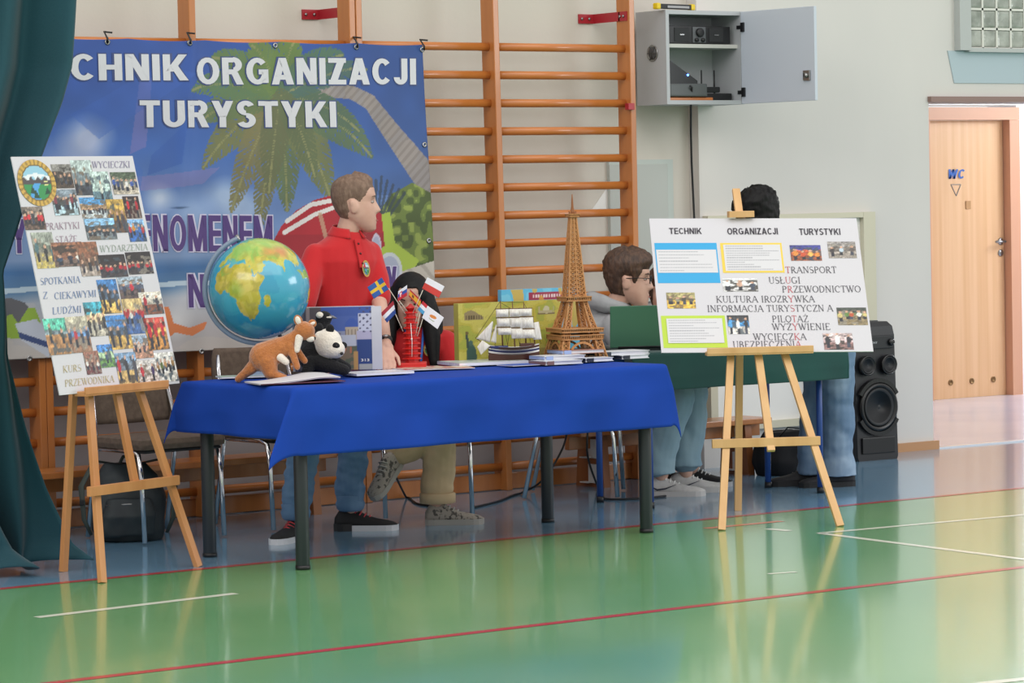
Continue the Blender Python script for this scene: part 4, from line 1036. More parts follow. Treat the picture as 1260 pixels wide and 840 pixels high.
# globe
g0 = tp(318, 457); g0 = Vector((-2.28, -1.60, TZ)); GR = .219
gl = thing('globe', 'large relief globe in a grey half ring on the blue table', 'globe', g0, FR)
gc = None
q = aty(316.5, 356, g0.y); gcz = q.z; gx = (q-g0).x/math.cos(FR) if abs(math.cos(FR)) > .1 else 0
right = Vector((math.cos(FR), math.sin(FR), 0)); gx = (q-g0).dot(right)
LAND = [
 ([(-17, 15), (-10, 31), (-5, 36), (10, 37), (11, 33), (20, 32), (32, 31), (35, 27), (39, 18), (43, 12), (51, 12), (47, 4), (41, -3), (40, -12), (35, -20), (32, -28), (26, -34), (18, -35), (14, -25), (12, -16), (13, -8), (9, 0), (8, 4), (0, 6), (-8, 4), (-14, 9)], '#b9ad3e'),
 ([(44, -25), (47, -25), (50, -15), (48, -13), (44, -18)], '#b3b040'),
 ([(-9, 37), (-9, 43), (-1, 44), (0, 49), (8, 54), (10, 58), (6, 62), (20, 70), (40, 68), (60, 70), (90, 76), (120, 73), (170, 69), (178, 65), (160, 60), (143, 55), (135, 43), (127, 36), (121, 30), (110, 20), (105, 10), (100, 14), (98, 8), (94, 18), (88, 22), (80, 15), (77, 8), (73, 18), (67, 25), (57, 27), (56, 24), (59, 21), (52, 16), (44, 12), (39, 21), (34, 29), (36, 36), (28, 37), (26, 40), (22, 37), (18, 41), (13, 45), (15, 38), (8, 44), (0, 39), (-5, 36)], '#b8b548'),
 ([(114, -22), (122, -18), (130, -12), (137, -12), (142, -11), (146, -19), (153, -26), (150, -37), (140, -38), (131, -32), (116, -34)], '#c2a844'),
 ([(96, 5), (104, -5), (115, -8), (125, -8), (118, 5), (108, 2)], '#7fae48'),
 ([(-80, 8), (-60, 10), (-35, -6), (-40, -22), (-65, -50), (-72, -50), (-70, -18)], '#6fa848'),
 ([(-180, -72), (180, -72), (180, -90), (-180, -90)], '#dfe3e0'),
]
def globe_ink(U, V):
    lon = U*360-180; lat = V*180-90
    img = np.zeros(U.shape+(3,)); img[:] = C('#3f9fbc'); n1 = vnoise(U*2, V, 9, 3)
    mixc(img, (n1 > .55)*.5, '#4aa9c0'); mixc(img, (n1 < .3)*.35, '#2784ac')
    wob = (vnoise(U*2, V, 28, 8)-.5)*6; wob2 = (vnoise(U*2, V, 28, 9)-.5)*6
    for poly, col in LAND:
        m = inpoly(lon+wob, lat+wob2, poly); mixc(img, m*1.0, col)
        n2 = vnoise(U*2, V, 24, 5)
        if poly[0][1] > -60:
            mixc(img, m*(n2 > .6)*.8, '#cbb954'); mixc(img, m*(n2 < .32)*.7*(lat > 24), '#7fae4a'); n3 = vnoise(U*2, V, 37, 15); mixc(img, m*(n3 > .62)*.45, '#9a8f38'); mixc(img, m*(n3 < .3)*.4, '#d3c66a')
    def spot(lo, la, r, col, a): d = np.hypot((lon-lo)*np.cos(np.radians(la)), lat-la)/r; mixc(img, np.clip(1.3-d-.5*(vnoise(U*2, V, 20, int(abs(lo)+3))-.5), 0, 1)*a, col)
    spot(88, 36, 11, '#c4714c', .75); spot(70, 38, 8, '#c98a4a', .7); spot(30, 55, 16, '#76b04a', .8); spot(80, 62, 22, '#8fbf58', .8); spot(16, 4, 9, '#7fb04a', .5); spot(45, 25, 8, '#c9ba50', .8)
    return img
TILT = R(23.5)
Mg = T(gx, 0, gcz-TZ) @ RY(-TILT*.55) @ RX(R(-12)) @ RZ(R(-36))
def globe_pos(U, V):
    lo, la = U*2*np.pi-np.pi, V*np.pi-np.pi/2
    # longitude 45 E faces the viewer (-y)
    a = lo-np.radians(38)-np.pi/2
    return GR*np.cos(la)*np.cos(a), GR*np.cos(la)*np.sin(a), GR*np.sin(la)
sm = link('sphere', ink_mesh('sphere', 240, 130, globe_pos, globe_ink), printed('globe_print', .16, .4), gl)
sm.matrix_local = T(gx, 0, gcz-TZ) @ RY(-R(16)) @ RX(R(-3))
ax_t = R(-22)
def ring(a): return (gx+(GR+.018)*math.sin(a), 0, gcz-TZ+(GR+.018)*math.cos(a))
def arm(u, v):
    a = R(-22)+(R(-22)-R(180)-R(-22))*u*1.0
    rr_ = GR+.012+.016*v; return (gx+rr_*math.sin(a), -.0, gcz-TZ+rr_*math.cos(a))
w_ = MB()
for k in range(40):
    a0, a1 = R(-22)-PI*1.02*k/40, R(-22)-PI*1.02*(k+1)/40
    P_ = []
    for a in (a0, a1):
        for r_, y_ in ((GR+.008, -.016), (GR+.028, -.016), (GR+.028, .016), (GR+.008, .016)): P_.append((gx+r_*math.sin(a), y_, gcz-TZ+r_*math.cos(a)))
    w_._add(P_, [[0, 1, 5, 4], [1, 2, 6, 5], [2, 3, 7, 6], [3, 0, 4, 7]], None, True)
M_arm = mat('globe_arm_grey', '#7f8da3', .35)
obj('meridian_arm', w_, M_arm, gl)
zb = gcz-TZ-GR-.02
w_ = MB(); w_.lathe([(.10, 0), (.10, .008), (.08, .02), (.03, .028), (.018, .04), (.016, zb), (.022, zb+.012)], 28, T(gx, 0, 0)); obj('base', w_, M_arm, gl)
for a in (R(-22), R(158)):
    w_ = MB(); w_.tube([(gx+(GR+.0)*math.sin(a), 0, gcz-TZ+GR*math.cos(a)), (gx+(GR+.034)*math.sin(a), 0, gcz-TZ+(GR+.034)*math.cos(a))], .009, 12); obj('axle_pin', w_, M_steel, gl)

# plush animals
M_kang = mat('plush_tan', '#b8733c', .95, var=(60, '#a5622f', .3, .7), bump=(140, .9, .006), sheen=.5)
M_cream = mat('plush_cream', '#e6ddd0', .95, bump=(140, .9, .006), sheen=.4)
M_pblack = mat('plush_black', '#0f0f13', .95, bump=(140, .9, .006), sheen=.06)
M_eye = mat('glass_eye', '#120c0a', .08)
kp = tp(338, 468)
kg = thing('plush_kangaroo', 'tan plush kangaroo with a long tail standing by the globe', 'soft toy', kp, FR)
kb = MB()
kx = lambda px: (px-338)/PXT; kz = lambda py: (468.5-py)/PXT
def kc(x0, y0, x1, y1, r0, r1, ya=0, yb_=0): kb.cap((kx(x0), ya, kz(y0)), (kx(x1), yb_, kz(y1)), r0/PXT, r1/PXT)
kc(326, 440, 345, 430, 18.5, 14); kc(345, 430, 362, 418, 12.5, 8); kc(362, 418, 374, 410, 8, 9)
kc(374, 409, 377, 410, 11.5, 11); kc(377, 412, 384, 418, 8.5, 5.2)
kc(318, 446, 308, 455, 9, 7); kc(308, 455, 294, 466, 6.5, 4.5, 0, .01)
kc(330, 445, 334, 458, 13.5, 9, -.025, -.03); kc(334, 460, 352, 466, 6.5, 4, -.03, -.035)
kc(330, 446, 332, 458, 11, 8, .03, .035); kc(332, 460, 350, 466, 6.5, 4, .035, .035)
kc(357, 426, 362, 440, 6, 4.5, -.02, -.025); kc(362, 440, 366, 452, 4.5, 4, -.025, -.03)
kc(360, 426, 368, 438, 6, 4.5, .02, .03); kc(368, 438, 374, 446, 4.5, 4, .03, .03)
link('body', blob(kb, .0045, 3), M_kang, kg)
w_ = MB(); w_.ell((kx(382.5), -.008, kz(419)), (5.5/PXT, 5/PXT, 4/PXT)); w_.cap((kx(369), -.02, kz(417)), (kx(366), -.026, kz(432)), 5/PXT, 3.5/PXT); obj('bib', w_, M_cream, kg)
w_ = MB(); w_.cap((kx(346), -.036, kz(440)), (kx(353), -.034, kz(446)), 5/PXT, 4/PXT); obj('belly_patch', w_, M_cream, kg)
w_ = MB(); w_.ell((kx(386.5), -.008, kz(418.5)), (2.6/PXT, 2.6/PXT, 2.3/PXT)); obj('nose', w_, M_eye, kg)
for y_ in (-.03, .024):
    w_ = MB(); w_.ell((kx(377.5), y_, kz(410)), (2/PXT, 1.2/PXT, 2/PXT)); obj('eye', w_, M_eye, kg)
for (x0, y0, x1, y1, y_) in ((370, 402, 366.5, 392, -.012), (381, 403, 388, 399.5, .012)):
    d = Vector((kx(x1)-kx(x0), 0, kz(y1)-kz(y0))); Ml = T((kx(x0)+kx(x1))/2, y_, (kz(y0)+kz(y1))/2) @ RY(math.atan2(d.x, d.z))
    w_ = MB(); w_.ell((0, 0, 0), (5.2/PXT, .008, d.length*.68), Ml); e_ = obj('ear', w_, M_kang, kg)
    w_ = MB(); w_.ell((0, -.005, .001), (3.4/PXT*(1 if y_ < 0 else .6), .006, d.length*.5), Ml); obj('inner_ear', w_, M_cream, e_)

pp = tp(405, 464)
pd = thing('plush_panda', 'plush panda lying with its white head over the open book', 'soft toy', pp, FR)
bx = lambda px: (px-405)/PXT; bz = lambda py: (464-py)/PXT
w_ = MB()
w_.ell((bx(392), .05, bz(438)), (26/PXT, .07, 24/PXT)); w_.ell((bx(385), .07, bz(420)), (15/PXT, .05, 18/PXT)); w_.cap((bx(394), -.02, bz(446)), (bx(424), -.04, bz(455)), 10/PXT, 7/PXT); w_.cap((bx(384), -.02, bz(446)), (bx(378), -.05, bz(456)), 9/PXT, 6/PXT); w_.cap((bx(404), .07, bz(444)), (bx(425), .06, bz(454)), 9/PXT, 7/PXT)
link('body', blob(w_, .005, 3), M_pblack, pd)
w_ = MB(); w_.ell((bx(405.5), -.01, bz(423)), (17/PXT, .062, 19/PXT)); w_.ell((bx(414), -.03, bz(430)), (12/PXT, .045, 11/PXT)); w_.ell((bx(396), -.005, bz(418)), (9/PXT, .045, 11/PXT))
link('head', blob(w_, .005, 4), M_cream, pd)
for x, y, z in ((408, -.035, 405), (394, .02, 404)):
    w_ = MB(); w_.ell((bx(x), y, bz(z)), (5.2/PXT, .013, 6/PXT), None, 14); obj('ear', w_, M_pblack, pd)
for x, y in ((415, -.062), (423, -.012)):
    w_ = MB(); w_.ell((bx(x), y, bz(425.5)), (5/PXT, .012, 4.6/PXT), None, 14); e_ = obj('eye_patch', w_, M_pblack, pd)
    w_ = MB(); w_.ell((bx(x)+.003, y-.009, bz(425)), (1.6/PXT, .005, 1.6/PXT)); obj('eye', w_, M_eye, e_)
w_ = MB(); w_.ell((bx(422), -.068, bz(434.5)), (2.2/PXT, .008, 2/PXT)); obj('nose', w_, M_eye, pd)

np_ = tp(399, 460)
pg = thing('plush_penguin', 'black plush penguin peeking over the panda', 'soft toy', np_, FR)
nx = lambda px: (px-400)/PXT; nz_ = lambda py: (460-py)/PXT
w_ = MB(); w_.ell((nx(399), 0, nz_(425)), (17/PXT, .05, 33/PXT)); w_.ell((nx(401), 0, nz_(391)), (10.5/PXT, .034, 9.5/PXT)); w_.cap((nx(399), 0, nz_(400)), (nx(399), 0, nz_(412)), 10/PXT, 14/PXT); w_.cap((nx(388), -.01, nz_(408)), (nx(381), -.02, nz_(434)), 5/PXT, 4/PXT)
link('body', blob(w_, .005, 3), M_pblack, pg)
w_ = MB(); w_.ell((nx(396.5), -.027, nz_(386.5)), (4.6/PXT, .012, 4/PXT), T(0, 0, 0)); obj('cheek_patch', w_, M_cream, pg)
w_ = MB(); w_.tube([(nx(407), -.012, nz_(389)), (nx(413), -.02, nz_(389.5)), (nx(418), -.026, nz_(391))], [.009, .007, .001], 10); obj('beak', w_, mat('beak_grey', '#6d6d75', .5), pg)
w_ = MB(); w_.ell((nx(408), -.03, nz_(389.5)), (.012, .003, .004), None); obj('beak_stripe', w_, M_cream, pg)

# standing photo book with the island picture
def island(U, V):
    img = np.zeros(U.shape+(3,)); img[:] = C('#4a62a6'); mixc(img, (V > .86)*.5, '#35519c')
    mixc(img, (V < .62)*1.0, '#8f93ae'); mixc(img, (U < .34)*1.0, '#5c5458'); mixc(img, (U < .14)*1.0, '#6d6a72')
    mixc(img, (U < .14)*(np.sin(U*160) > .2)*.7, '#3a3c50'); mixc(img, (U > .15)*(U < .2)*1.0, '#9a8a88')
    d = np.hypot((U-.72)/.085, (V-.66)/.16); mixc(img, (d < 1)*(V > .66)*1.0, '#3d5aa8'); mixc(img, (np.abs(U-.72) < .085)*(V < .68)*(V > .48)*1.0, '#b5a695'); mixc(img, (np.abs(U-.72) < .085)*(V < .64)*(V > .52)*(np.sin(U*150) > .5)*1.0, '#7b6a60')
    mixc(img, (U > .8)*(V > .62)*(V < .9)*1.0, '#c4c6dc'); mixc(img, (U > .78)*(V > .48)*(V < .62)*1.0, '#b3aec9'); mixc(img, (U > .82)*(np.sin(U*70)*np.sin(V*60) > .55)*(V > .6)*1.0, '#4b4a68')
    mixc(img, (U > .78)*(V < .48)*1.0, '#27427f'); mixc(img, (U > .58)*(U < .77)*(V < .56)*(V > .38)*1.0, '#b9bccb')
    mixc(img, (U < .78)*(U > .4)*(V < .38)*1.0, '#59604f'); nn = vnoise(U*2, V*2, 9, 4); mixc(img, (U < .78)*(U > .42)*(V < .38)*(nn > .55)*1.0, '#7a6a58'); mixc(img, (U < .72)*(U > .5)*(V < .37)*(V > .27)*(nn < .6)*1.0, '#b06a52')
    mixc(img, (U > .74)*(U < .80)*(V < .3)*1.0, '#b98f58'); mixc(img, (U > .34)*(U < .6)*(V < .6)*(V > .38)*(nn > .5)*.8, '#6f6a70'); mixc(img, (U > .8)*(V < .1)*1.0, '#a8a9a8')
    return img
bk = thing('picture_book', 'standing travel book with a white island village and 313 on its cover', 'book', tp(420, 456), R(-33))
bw, bh = .345, .285
w_ = MB(); w_.box((-.03, .012, bh/2), (bw+.02, .012, bh), None, .001); obj('back_cover', w_, M_paper, bk)
w_ = MB(); w_.box((bw/2-.012, .008, bh/2), (.045, .03, bh-.006), T(0, 0, 0)); obj('page_block', w_, mat('page_edges', '#e4e4ea', .7, var=((2, 300, 2), '#c3c3cc', .4, .6)), bk)
me = ink_mesh('cover', 90, 80, lambda U, V: (-bw/2-.03+(bw+.005)*U, U*0-.004-.004*np.sin(U*3), .002+(bh-.004)*V), island); solid(link('cover', me, M_ink, bk), .003, -1)
me = text_mesh('313', 1, .02); link('number', fit_mesh(me, .088, .125, .04, .052, lambda u, v, d: Vector((u, -.0095-d, v)), .001), M_white, bk)

def curved_book(name, label, px, py, w, h, th, rz, cover, curl=.0, cat='magazine', z=0, tilt=0):
    p_ = tp(px, py); t = thing(name, label, cat, (p_.x, p_.y, TZ+z), rz)
    w_ = MB(); w_.box((0, 0, th/2), (w, h, th), None, min(.0015, th*.3)); obj('pages', w_, mat('page_edges', '#e4e4ea', .7, var=((2, 300, 2), '#c3c3cc', .4, .6)), t)
    if cover is not None:
        me = ink_mesh('cover', 30, 30, lambda U, V: ((U-.5)*w, (V-.5)*h, U*0+th+.0006), cover); link('cover', me, M_ink, t)
    return t
# open white magazine curling up in front of the soft toys
om = thing('open_magazine', 'open white magazine with a curling page before the kangaroo', 'magazine', tp(372, 470.5)+Vector((0, .05, 0)), R(-14))
def pg_f(s, dz):
    def f(u, v):
        x = -.19+.37*u; z = .006+dz+.055*max(0, u-.15)**1.4*(1-.55*max(0, u-.72)/.28)*(.6+.4*v)
        return (x, -.1+.21*v+.05*u, z)
    return f
for k in range(2):
    w_ = MB(); w_.grid(pg_f(1, -.004*k), 24, 12); solid(obj('page', w_, M_paper if k == 0 else mat('page_shade', '#b9b3c4', .6), om, False), .0025, -1)
w_ = MB(); w_.box((.0, .0, .0015), (.37, .2, .003)); obj('cover', w_, mat('maroon_card', '#5a2c3c', .5), om)
def tint(*cols):
    def f(U, V):
        img = np.zeros(U.shape+(3,)); img[:] = C(cols[0]); n1 = vnoise(U, V, 6, len(cols[0])+ord(cols[0][2]))
        for i, c in enumerate(cols[1:]): mixc(img, (n1 > .45+.15*i)*1.0, c)
        return img
    return f
curved_book('thin_book', 'thin pale green booklet under the kangaroo tail', 297, 464, .2, .14, .006, R(-20), tint('#9db8a0', '#b6c6b0'), cat='book')
curved_book('magazine', 'white magazine lying flat below the island book', 462, 460, .28, .19, .010, R(-6), tint('#d9d8e0', '#e6e5ea', '#c9ccd8'))
curved_book('brochure', 'glossy red and white brochure beside the red pagoda', 519, 453.5, .24, .24, .004, R(-14), tint('#c8b8a8', '#b4414a', '#dfd9d2', '#8a7a4c'), cat='brochure')
curved_book('brochure', 'small red leaflet tucked beneath the pagoda foot', 490, 451, .16, .16, .003, R(4), tint('#c02830', '#d8d2cc', '#a01c28'), cat='brochure')
curved_book('brochure', 'cream leaflet at the table edge near the pagoda', 556, 452.5, .17, .2, .003, R(-24), tint('#cfc8bc', '#b9a68c', '#d05a50'), cat='brochure')
curved_book('magazine', 'pale glossy atlas lying in front of the map puzzle', 594, 447.5, .34, .26, .014, R(-12), tint('#c3ccc8', '#a9b9ae', '#d9dcd8', '#8aa0a8'))
curved_book('brochure', 'deep blue leaflet in front of the sailing ship', 642, 449, .18, .14, .003, R(-4), tint('#2a55b4', '#3a66c0'), cat='brochure')
curved_book('brochure', 'blue folded flyer behind the pale atlas', 562, 444.5, .16, .06, .003, R(2), tint('#2f58ac', '#e0e0e6'), cat='brochure')
# piles of hardbacks
M_bkcov = mat('book_cover_white', '#d3d6dc', .4)
def hardback(px, py, z, w, h, rz, spine, label, top=None):
    p_ = tp(px, py); t = thing('hardback_book', label, 'book', (p_.x, p_.y, TZ+z), rz, 'hardback books piled at the end of the table')
    th = .017
    w_ = MB(); w_.box((0, .002, th/2), (w-.006, h-.006, th-.005)); obj('pages', w_, mat('page_edges', '#e4e4ea', .7, var=((2, 300, 2), '#c3c3cc', .4, .6)), t)
    w_ = MB(); w_.box((0, 0, .0012), (w, h, .0024)); w_.box((0, 0, th-.0012), (w, h, .0024)); obj('cover', w_, top or M_bkcov, t)
    w_ = MB(); w_.box((-w/2+.002, 0, th/2), (.004, h, th)); w_.box((-w/2+.03, -h/2+.001, th/2), (.036, .003, th-.001)); obj('spine', w_, spine, t)
M_sp_b = mat('spine_navy', '#1c2134', .4); M_sp_w = mat('spine_blue', '#8fa2cf', .4); M_sp_m = mat('spine_brown', '#7a5a58', .4)
hardback(684, 447.5, 0, .2, .14, R(-5), M_sp_m, 'hardback at the bottom of the pile next to the blue leaflet')
hardback(728, 444, 0, .155, .13, R(-5), M_sp_b, 'hardback with dark spine at the bottom middle of the pile')
hardback(772, 440.5, 0, .155, .13, R(-4), M_sp_b, 'hardback with dark spine at the bottom end of the pile')
hardback(686, 446, .0175, .215, .14, R(-8), M_sp_w, 'hardback with blue white cover on the second layer')
hardback(760, 440.5, .0175, .265, .14, R(-3), M_sp_b, 'wide pale hardback on the second layer below the tower foot')
hardback(709, 443.5, .035, .22, .15, R(-10), M_sp_w, 'hardback on top of the pile before the tower', mat('book_cover_russet', '#a3786a', .4))

# red paper pagoda holding little flags
M_pag = mat('pagoda_red', '#c8201c', .4)
pp_ = tp(507, 452); pa = thing('red_pagoda', 'tall red many-tiered pagoda with small flags stuck in it', 'model', pp_, FR)
w_ = MB(); w_.box((0, 0, .012), (.13, .13, .024), None, .004); obj('base', w_, M_pag, pa)
tiers = 10
for k in range(tiers):
    z = .024+k*.0228; r_ = .039-.0012*k
    w_ = MB(); w_.lathe([(r_*.8, z), (r_*.8, z+.013), (r_*1.22, z+.015), (r_*1.12, z+.018), (r_*.7, z+.0235)], 8, RZ(PI/8)); 
    for f in w_.bm.faces: f.smooth = False
    obj('tier', w_, M_pag, pa)
w_ = MB(); zt = .024+tiers*.0228; w_.lathe([(.022, zt-.002), (.022, zt+.012), (.03, zt+.014), (.012, zt+.024), (.004, zt+.034)], 8); obj('finial', w_, M_pag, pa)
w_ = MB(); w_.tube([(.002, -.046, .05), (.004, -.05, .12), (.0, -.045, .2)], .0016, 5); w_.ell((.003, -.05, .13), (.004, .003, .005)); obj('tassel', w_, M_white, pa)
fx_ = lambda px: (px-507)/PXT; fz_ = lambda py: (452-py)/PXT
def fl_sweden(U, V):
    i = np.zeros(U.shape+(3,)); i[:] = C('#2a5aa0'); mixc(i, ((np.abs(U-.4) < .08) | (np.abs(V-.5) < .11))*1.0, '#e3b832'); return i
def bands(*cs, vert=False):
    def f(U, V):
        i = np.zeros(U.shape+(3,)); q = np.clip(((U if vert else 1-V)*len(cs)).astype(int), 0, len(cs)-1)
        for k, c in enumerate(cs): i[q == k] = C(c)
        return i
    return f
def fl_slovak(U, V):
    i = bands('#e6e6ec', '#2c4fa8', '#c02434')(U, V); m = (np.abs(U-.3) < .16)*(np.abs(V-.5) < .3); mixc(i, m*1.0, '#c42c38'); mixc(i, (np.abs(U-.3) < .03)*(np.abs(V-.5) < .22)*1.0, '#f0f0f0'); mixc(i, (np.abs(U-.3) < .1)*(np.abs(V-.56) < .05)*1.0, '#f0f0f0'); return i
def fl_spain(U, V):
    i = np.zeros(U.shape+(3,)); i[:] = C('#dfa42a'); mixc(i, (np.abs(V-.5) > .27)*1.0, '#b4242c'); mixc(i, (np.abs(U-.33) < .1)*(np.abs(V-.5) < .17)*1.0, '#7a3a24'); return i
def fl_cyprus(U, V):
    i = np.zeros(U.shape+(3,)); i[:] = C('#e9e8ec'); mixc(i, (((U-.5)/.2)**2+((V-.55-.25*(U-.5))/.12)**2 < 1)*1.0, '#d8843c'); mixc(i, (np.abs(V-.27-.5*(U-.5)**2*4) < .035)*(np.abs(U-.5) < .16)*1.0, '#a9b49c'); return i
M_flag = printed('flag_cloth', .7)
def flag(label, foot, joint, corners, f, y0):
    """corners: hoist-top, fly-top, fly-bottom, hoist-bottom in photo measure"""
    t = thing('table_flag', label, 'flag', pp_, FR, 'little paper flags in the red pagoda')
    yp = y0
    cs = [Vector((fx_(x), yp, fz_(y))) for x, y in corners]
    def pos(U, V):
        P_ = [sum(c[k]*w for c, w in zip(cs, ((1-U)*V, U*V, U*(1-V), (1-U)*(1-V)))) for k in range(3)]
        return P_[0], P_[1]+.004*np.sin(U*5), P_[2]
    solid(link('cloth', ink_mesh('cloth', 44, 30, pos, f), M_flag, t), .0012, 1)
    a, b_ = Vector((fx_(foot[0]), yp+.014, fz_(foot[1]))), Vector((fx_(joint[0]), yp+.003, fz_(joint[1])))
    w_ = MB(); w_.tube([a, b_], .0016, 6); obj('stick', w_, mat('flag_stick', '#d6cdbb', .5), t)
flag('blue and yellow cross flag, topmost beside the boy in red', (500, 383), (480, 350), [(471.5, 336), (453, 348), (461, 363), (480, 351.5)], fl_sweden, -.05)
flag('red, white and blue striped flag below the yellow cross flag', (497, 405), (486, 378), [(485.5, 366), (469, 381.5), (477, 393.5), (488.5, 382)], lambda U, V: bands('#a32a38', '#e6e6ec', '#2b4a94')(U, V), -.06)
flag('white, blue and red flag with a shield over the girl face', (503, 380), (493, 366), [(492, 354), (503.5, 346.5), (503, 360), (491, 367)], fl_slovak, -.045)
flag('red and yellow striped flag with a small crest', (512, 396), (520, 372), [(507, 352), (521, 366), (518.5, 376), (505, 361)], fl_spain, -.035)
flag('plain white over red flag, highest on the pagoda', (510, 382), (523.5, 353), [(529.5, 337), (551, 349), (543.5, 363.5), (522.5, 351)], bands('#e9e8ec', '#cf4038'), -.052)
flag('small red, white and light blue striped flag', (513, 410), (519, 382), [(523, 367), (530, 374), (523.5, 385), (516, 378)], bands('#c42c38', '#e6e6ea', '#4a9ac8'), -.042)
flag('white flag with an orange island shape', (515, 412), (523, 388), [(529, 373), (549.5, 388.5), (541, 403), (521.5, 388)], fl_cyprus, -.06)

# puzzle boxes
def monuments(U, V):
    img = np.zeros(U.shape+(3,)); img[:] = C('#b0a846'); n1 = vnoise(U*1.6, V, 7, 6); mixc(img, np.clip((U-.3)*1.5, 0, 1)*.6, '#cbbb4c'); mixc(img, (n1 > .6)*.5, '#c9c06a'); mixc(img, (n1 < .35)*.5, '#8fa046'); mixc(img, (np.abs(np.sin(n1*24)) < .08)*.4, '#8a7a40')
    mixc(img, ((np.abs(U-.15) < .095)*(V > .72)*(V < .82+.06*np.sin((U-.05)*22)))*1.0, '#8b7c58'); mixc(img, (np.abs(U-.15) < .095)*(V > .73)*(V < .8)*(np.sin(U*260) > .2)*1.0, '#54482f')
    mixc(img, (np.abs(U-.86) < .085)*(V > .76)*(V < .79)*1.0, '#7a6a48'); mixc(img, (np.hypot((U-.86)/.03, (V-.84)/.07) < 1)*1.0, '#c9c3a2'); mixc(img, ((np.abs(U-.79) < .006) | (np.abs(U-.93) < .006))*(V > .78)*(V < .9)*1.0, '#b5ab84'); mixc(img, (np.abs(U-.86) < .06)*(V > .78)*(V < .83)*1.0, '#b5ab84')
    mixc(img, (np.abs(U-.935) < .004+.05*np.clip(.62-V, 0, 1)**1.7)*(V > .3)*(V < .66)*1.0, '#8a6a34')
    mixc(img, (np.hypot((U-.12)/.05, (V-.1)/.22) < 1)*1.0, '#3f5a52'); mixc(img, (np.hypot((U-.115)/.022, (V-.33)/.05) < 1)*1.0, '#4a655c'); mixc(img, (np.abs(U-.085+.04*(V-.3)) < .012)*(V > .25)*(V < .5)*1.0, '#3a4a44'); mixc(img, (np.hypot((U-.08)/.018, (V-.5)/.03) < 1)*1.0, '#6a5a34')
    mixc(img, (np.abs(U-.3) < .11)*(V > .3)*(V < .58)*.5, '#d3ca82'); mixc(img, (np.abs(U-.31) < .05)*(np.abs(V-.52) < .025)*(np.sin(U*300) > -.2)*.9, '#4a4434'); mixc(img, (U > .74)*(V < .2)*(n1 > .4)*.8, '#a08a4a')
    return img
def bluebox(U, V):
    img = np.zeros(U.shape+(3,)); img[:] = C('#5fb4dc'); n1 = vnoise(U*2, V, 6, 12); mixc(img, (n1 > .55)*.6, '#86cbe8'); mixc(img, (V > .84)*(V < .95)*(U > .34)*(U < .8)*1.0, '#9a2c4a'); mixc(img, (V > .875)*(V < .915)*(U > .38)*(U < .76)*(np.sin(U*190) > -.3)*1.0, '#e3c9d0')
    mixc(img, (np.abs(U-.28) < .15)*(V > .66)*(V < .78)*(n1 > .3)*1.0, '#7a9cae'); mixc(img, (np.abs(U-.28) < .15)*(V > .7)*(V < .76)*(np.sin(U*120) > .2)*1.0, '#5a6a62'); mixc(img, (np.hypot((U-.86)/.05, (V-.62)/.12) < 1)*1.0, '#4aa06a'); mixc(img, (np.hypot((U-.82)/.04, (V-.45)/.08) < 1)*1.0, '#c83a4a'); mixc(img, (n1 < .25)*.8, '#d9a640')
    return img
def box_thing(label, loc, rz, w, h, d, f, m, name='puzzle_box'):
    t = thing(name, label, 'box', loc, rz)
    w_ = MB(); w_.box((0, d/2+.0008, h/2), (w, d, h), None, .0015); obj('carton', w_, m, t)
    link('front_print', ink_mesh('front_print', 130, 90, lambda U, V: ((U-.5)*w, U*0, .0005+V*(h-.001)), f), M_ink, t)
xm = aty(566, 400, -1.46); xn = aty(688, 400, -1.46)
mid_ = (xm.x+xn.x)/2
box_thing('olive puzzle box printed with world monuments behind the ship', (mid_, -1.46, TZ), R(-4), (xn.x-xm.x)*.985, aty(625, 371, -1.46).z-TZ, .04, monuments, mat('carton_olive', '#a3a24c', .5))
xm = aty(623, 380, -1.41); xn = aty(708, 380, -1.41)
box_thing('light blue puzzle box standing behind the monuments box', ((xm.x+xn.x)/2, -1.412, TZ), R(-3), (xn.x-xm.x)*1.1, aty(660, 355, -1.41).z-TZ, .03, bluebox, mat('carton_blue', '#5fa8cc', .5))

# sailing ship model
sp = tp(634, 446.5); sh = thing('model_ship', 'model sailing ship with white sails and navy striped hull', 'model', sp, R(-30))
sx = lambda px: (px-634)/PXT; sz = lambda py: (446.5-py)/PXT
sh.scale = (1.045, 1.045, 1.045)
M_hull = mat('hull_brown', '#4a2a22', .45); M_navy2 = mat('hull_navy', '#242c5e', .45); M_sail = mat('sail_canvas', '#dfdcd4', .85, var=((160, 160, 2), '#cfcac0', .42, .58)); M_mast = mat('mast_wood', '#6a4a2e', .5)
def hullrow(x0, x1, z0, z1, wm):
    def f(u, v):
        x = x0+(x1-x0)*u; ww = wm*(math.sin(PI*min(1, max(0, .04+.93*u)))**.55)*(.55+.45*v); return x, ww, z0+(z1-z0)*v
    return f
def hull(name, x0, x1, z0, z1, wm, m, p_):
    f = hullrow(x0, x1, z0, z1, wm); w_ = MB()
    for s_ in (-1, 1): w_.grid(lambda u, v: (f(u, v)[0], s_*f(u, v)[1], f(u, v)[2]+.012*(u-.5)**2*4*v), 24, 4)
    w_.grid(lambda u, v: (f(u, 1)[0], (2*v-1)*f(u, 1)[1], z1+.012*(u-.5)**2*4), 24, 2); w_.grid(lambda u, v: (f(u, 0)[0], (2*v-1)*f(u, 0)[1], z0), 24, 2)
    return obj(name, w_, m, p_)
HX0, HX1 = sx(601), sx(664)
hu = hull('hull', HX0, HX1, sz(443), sz(436), .03, M_hull, sh)
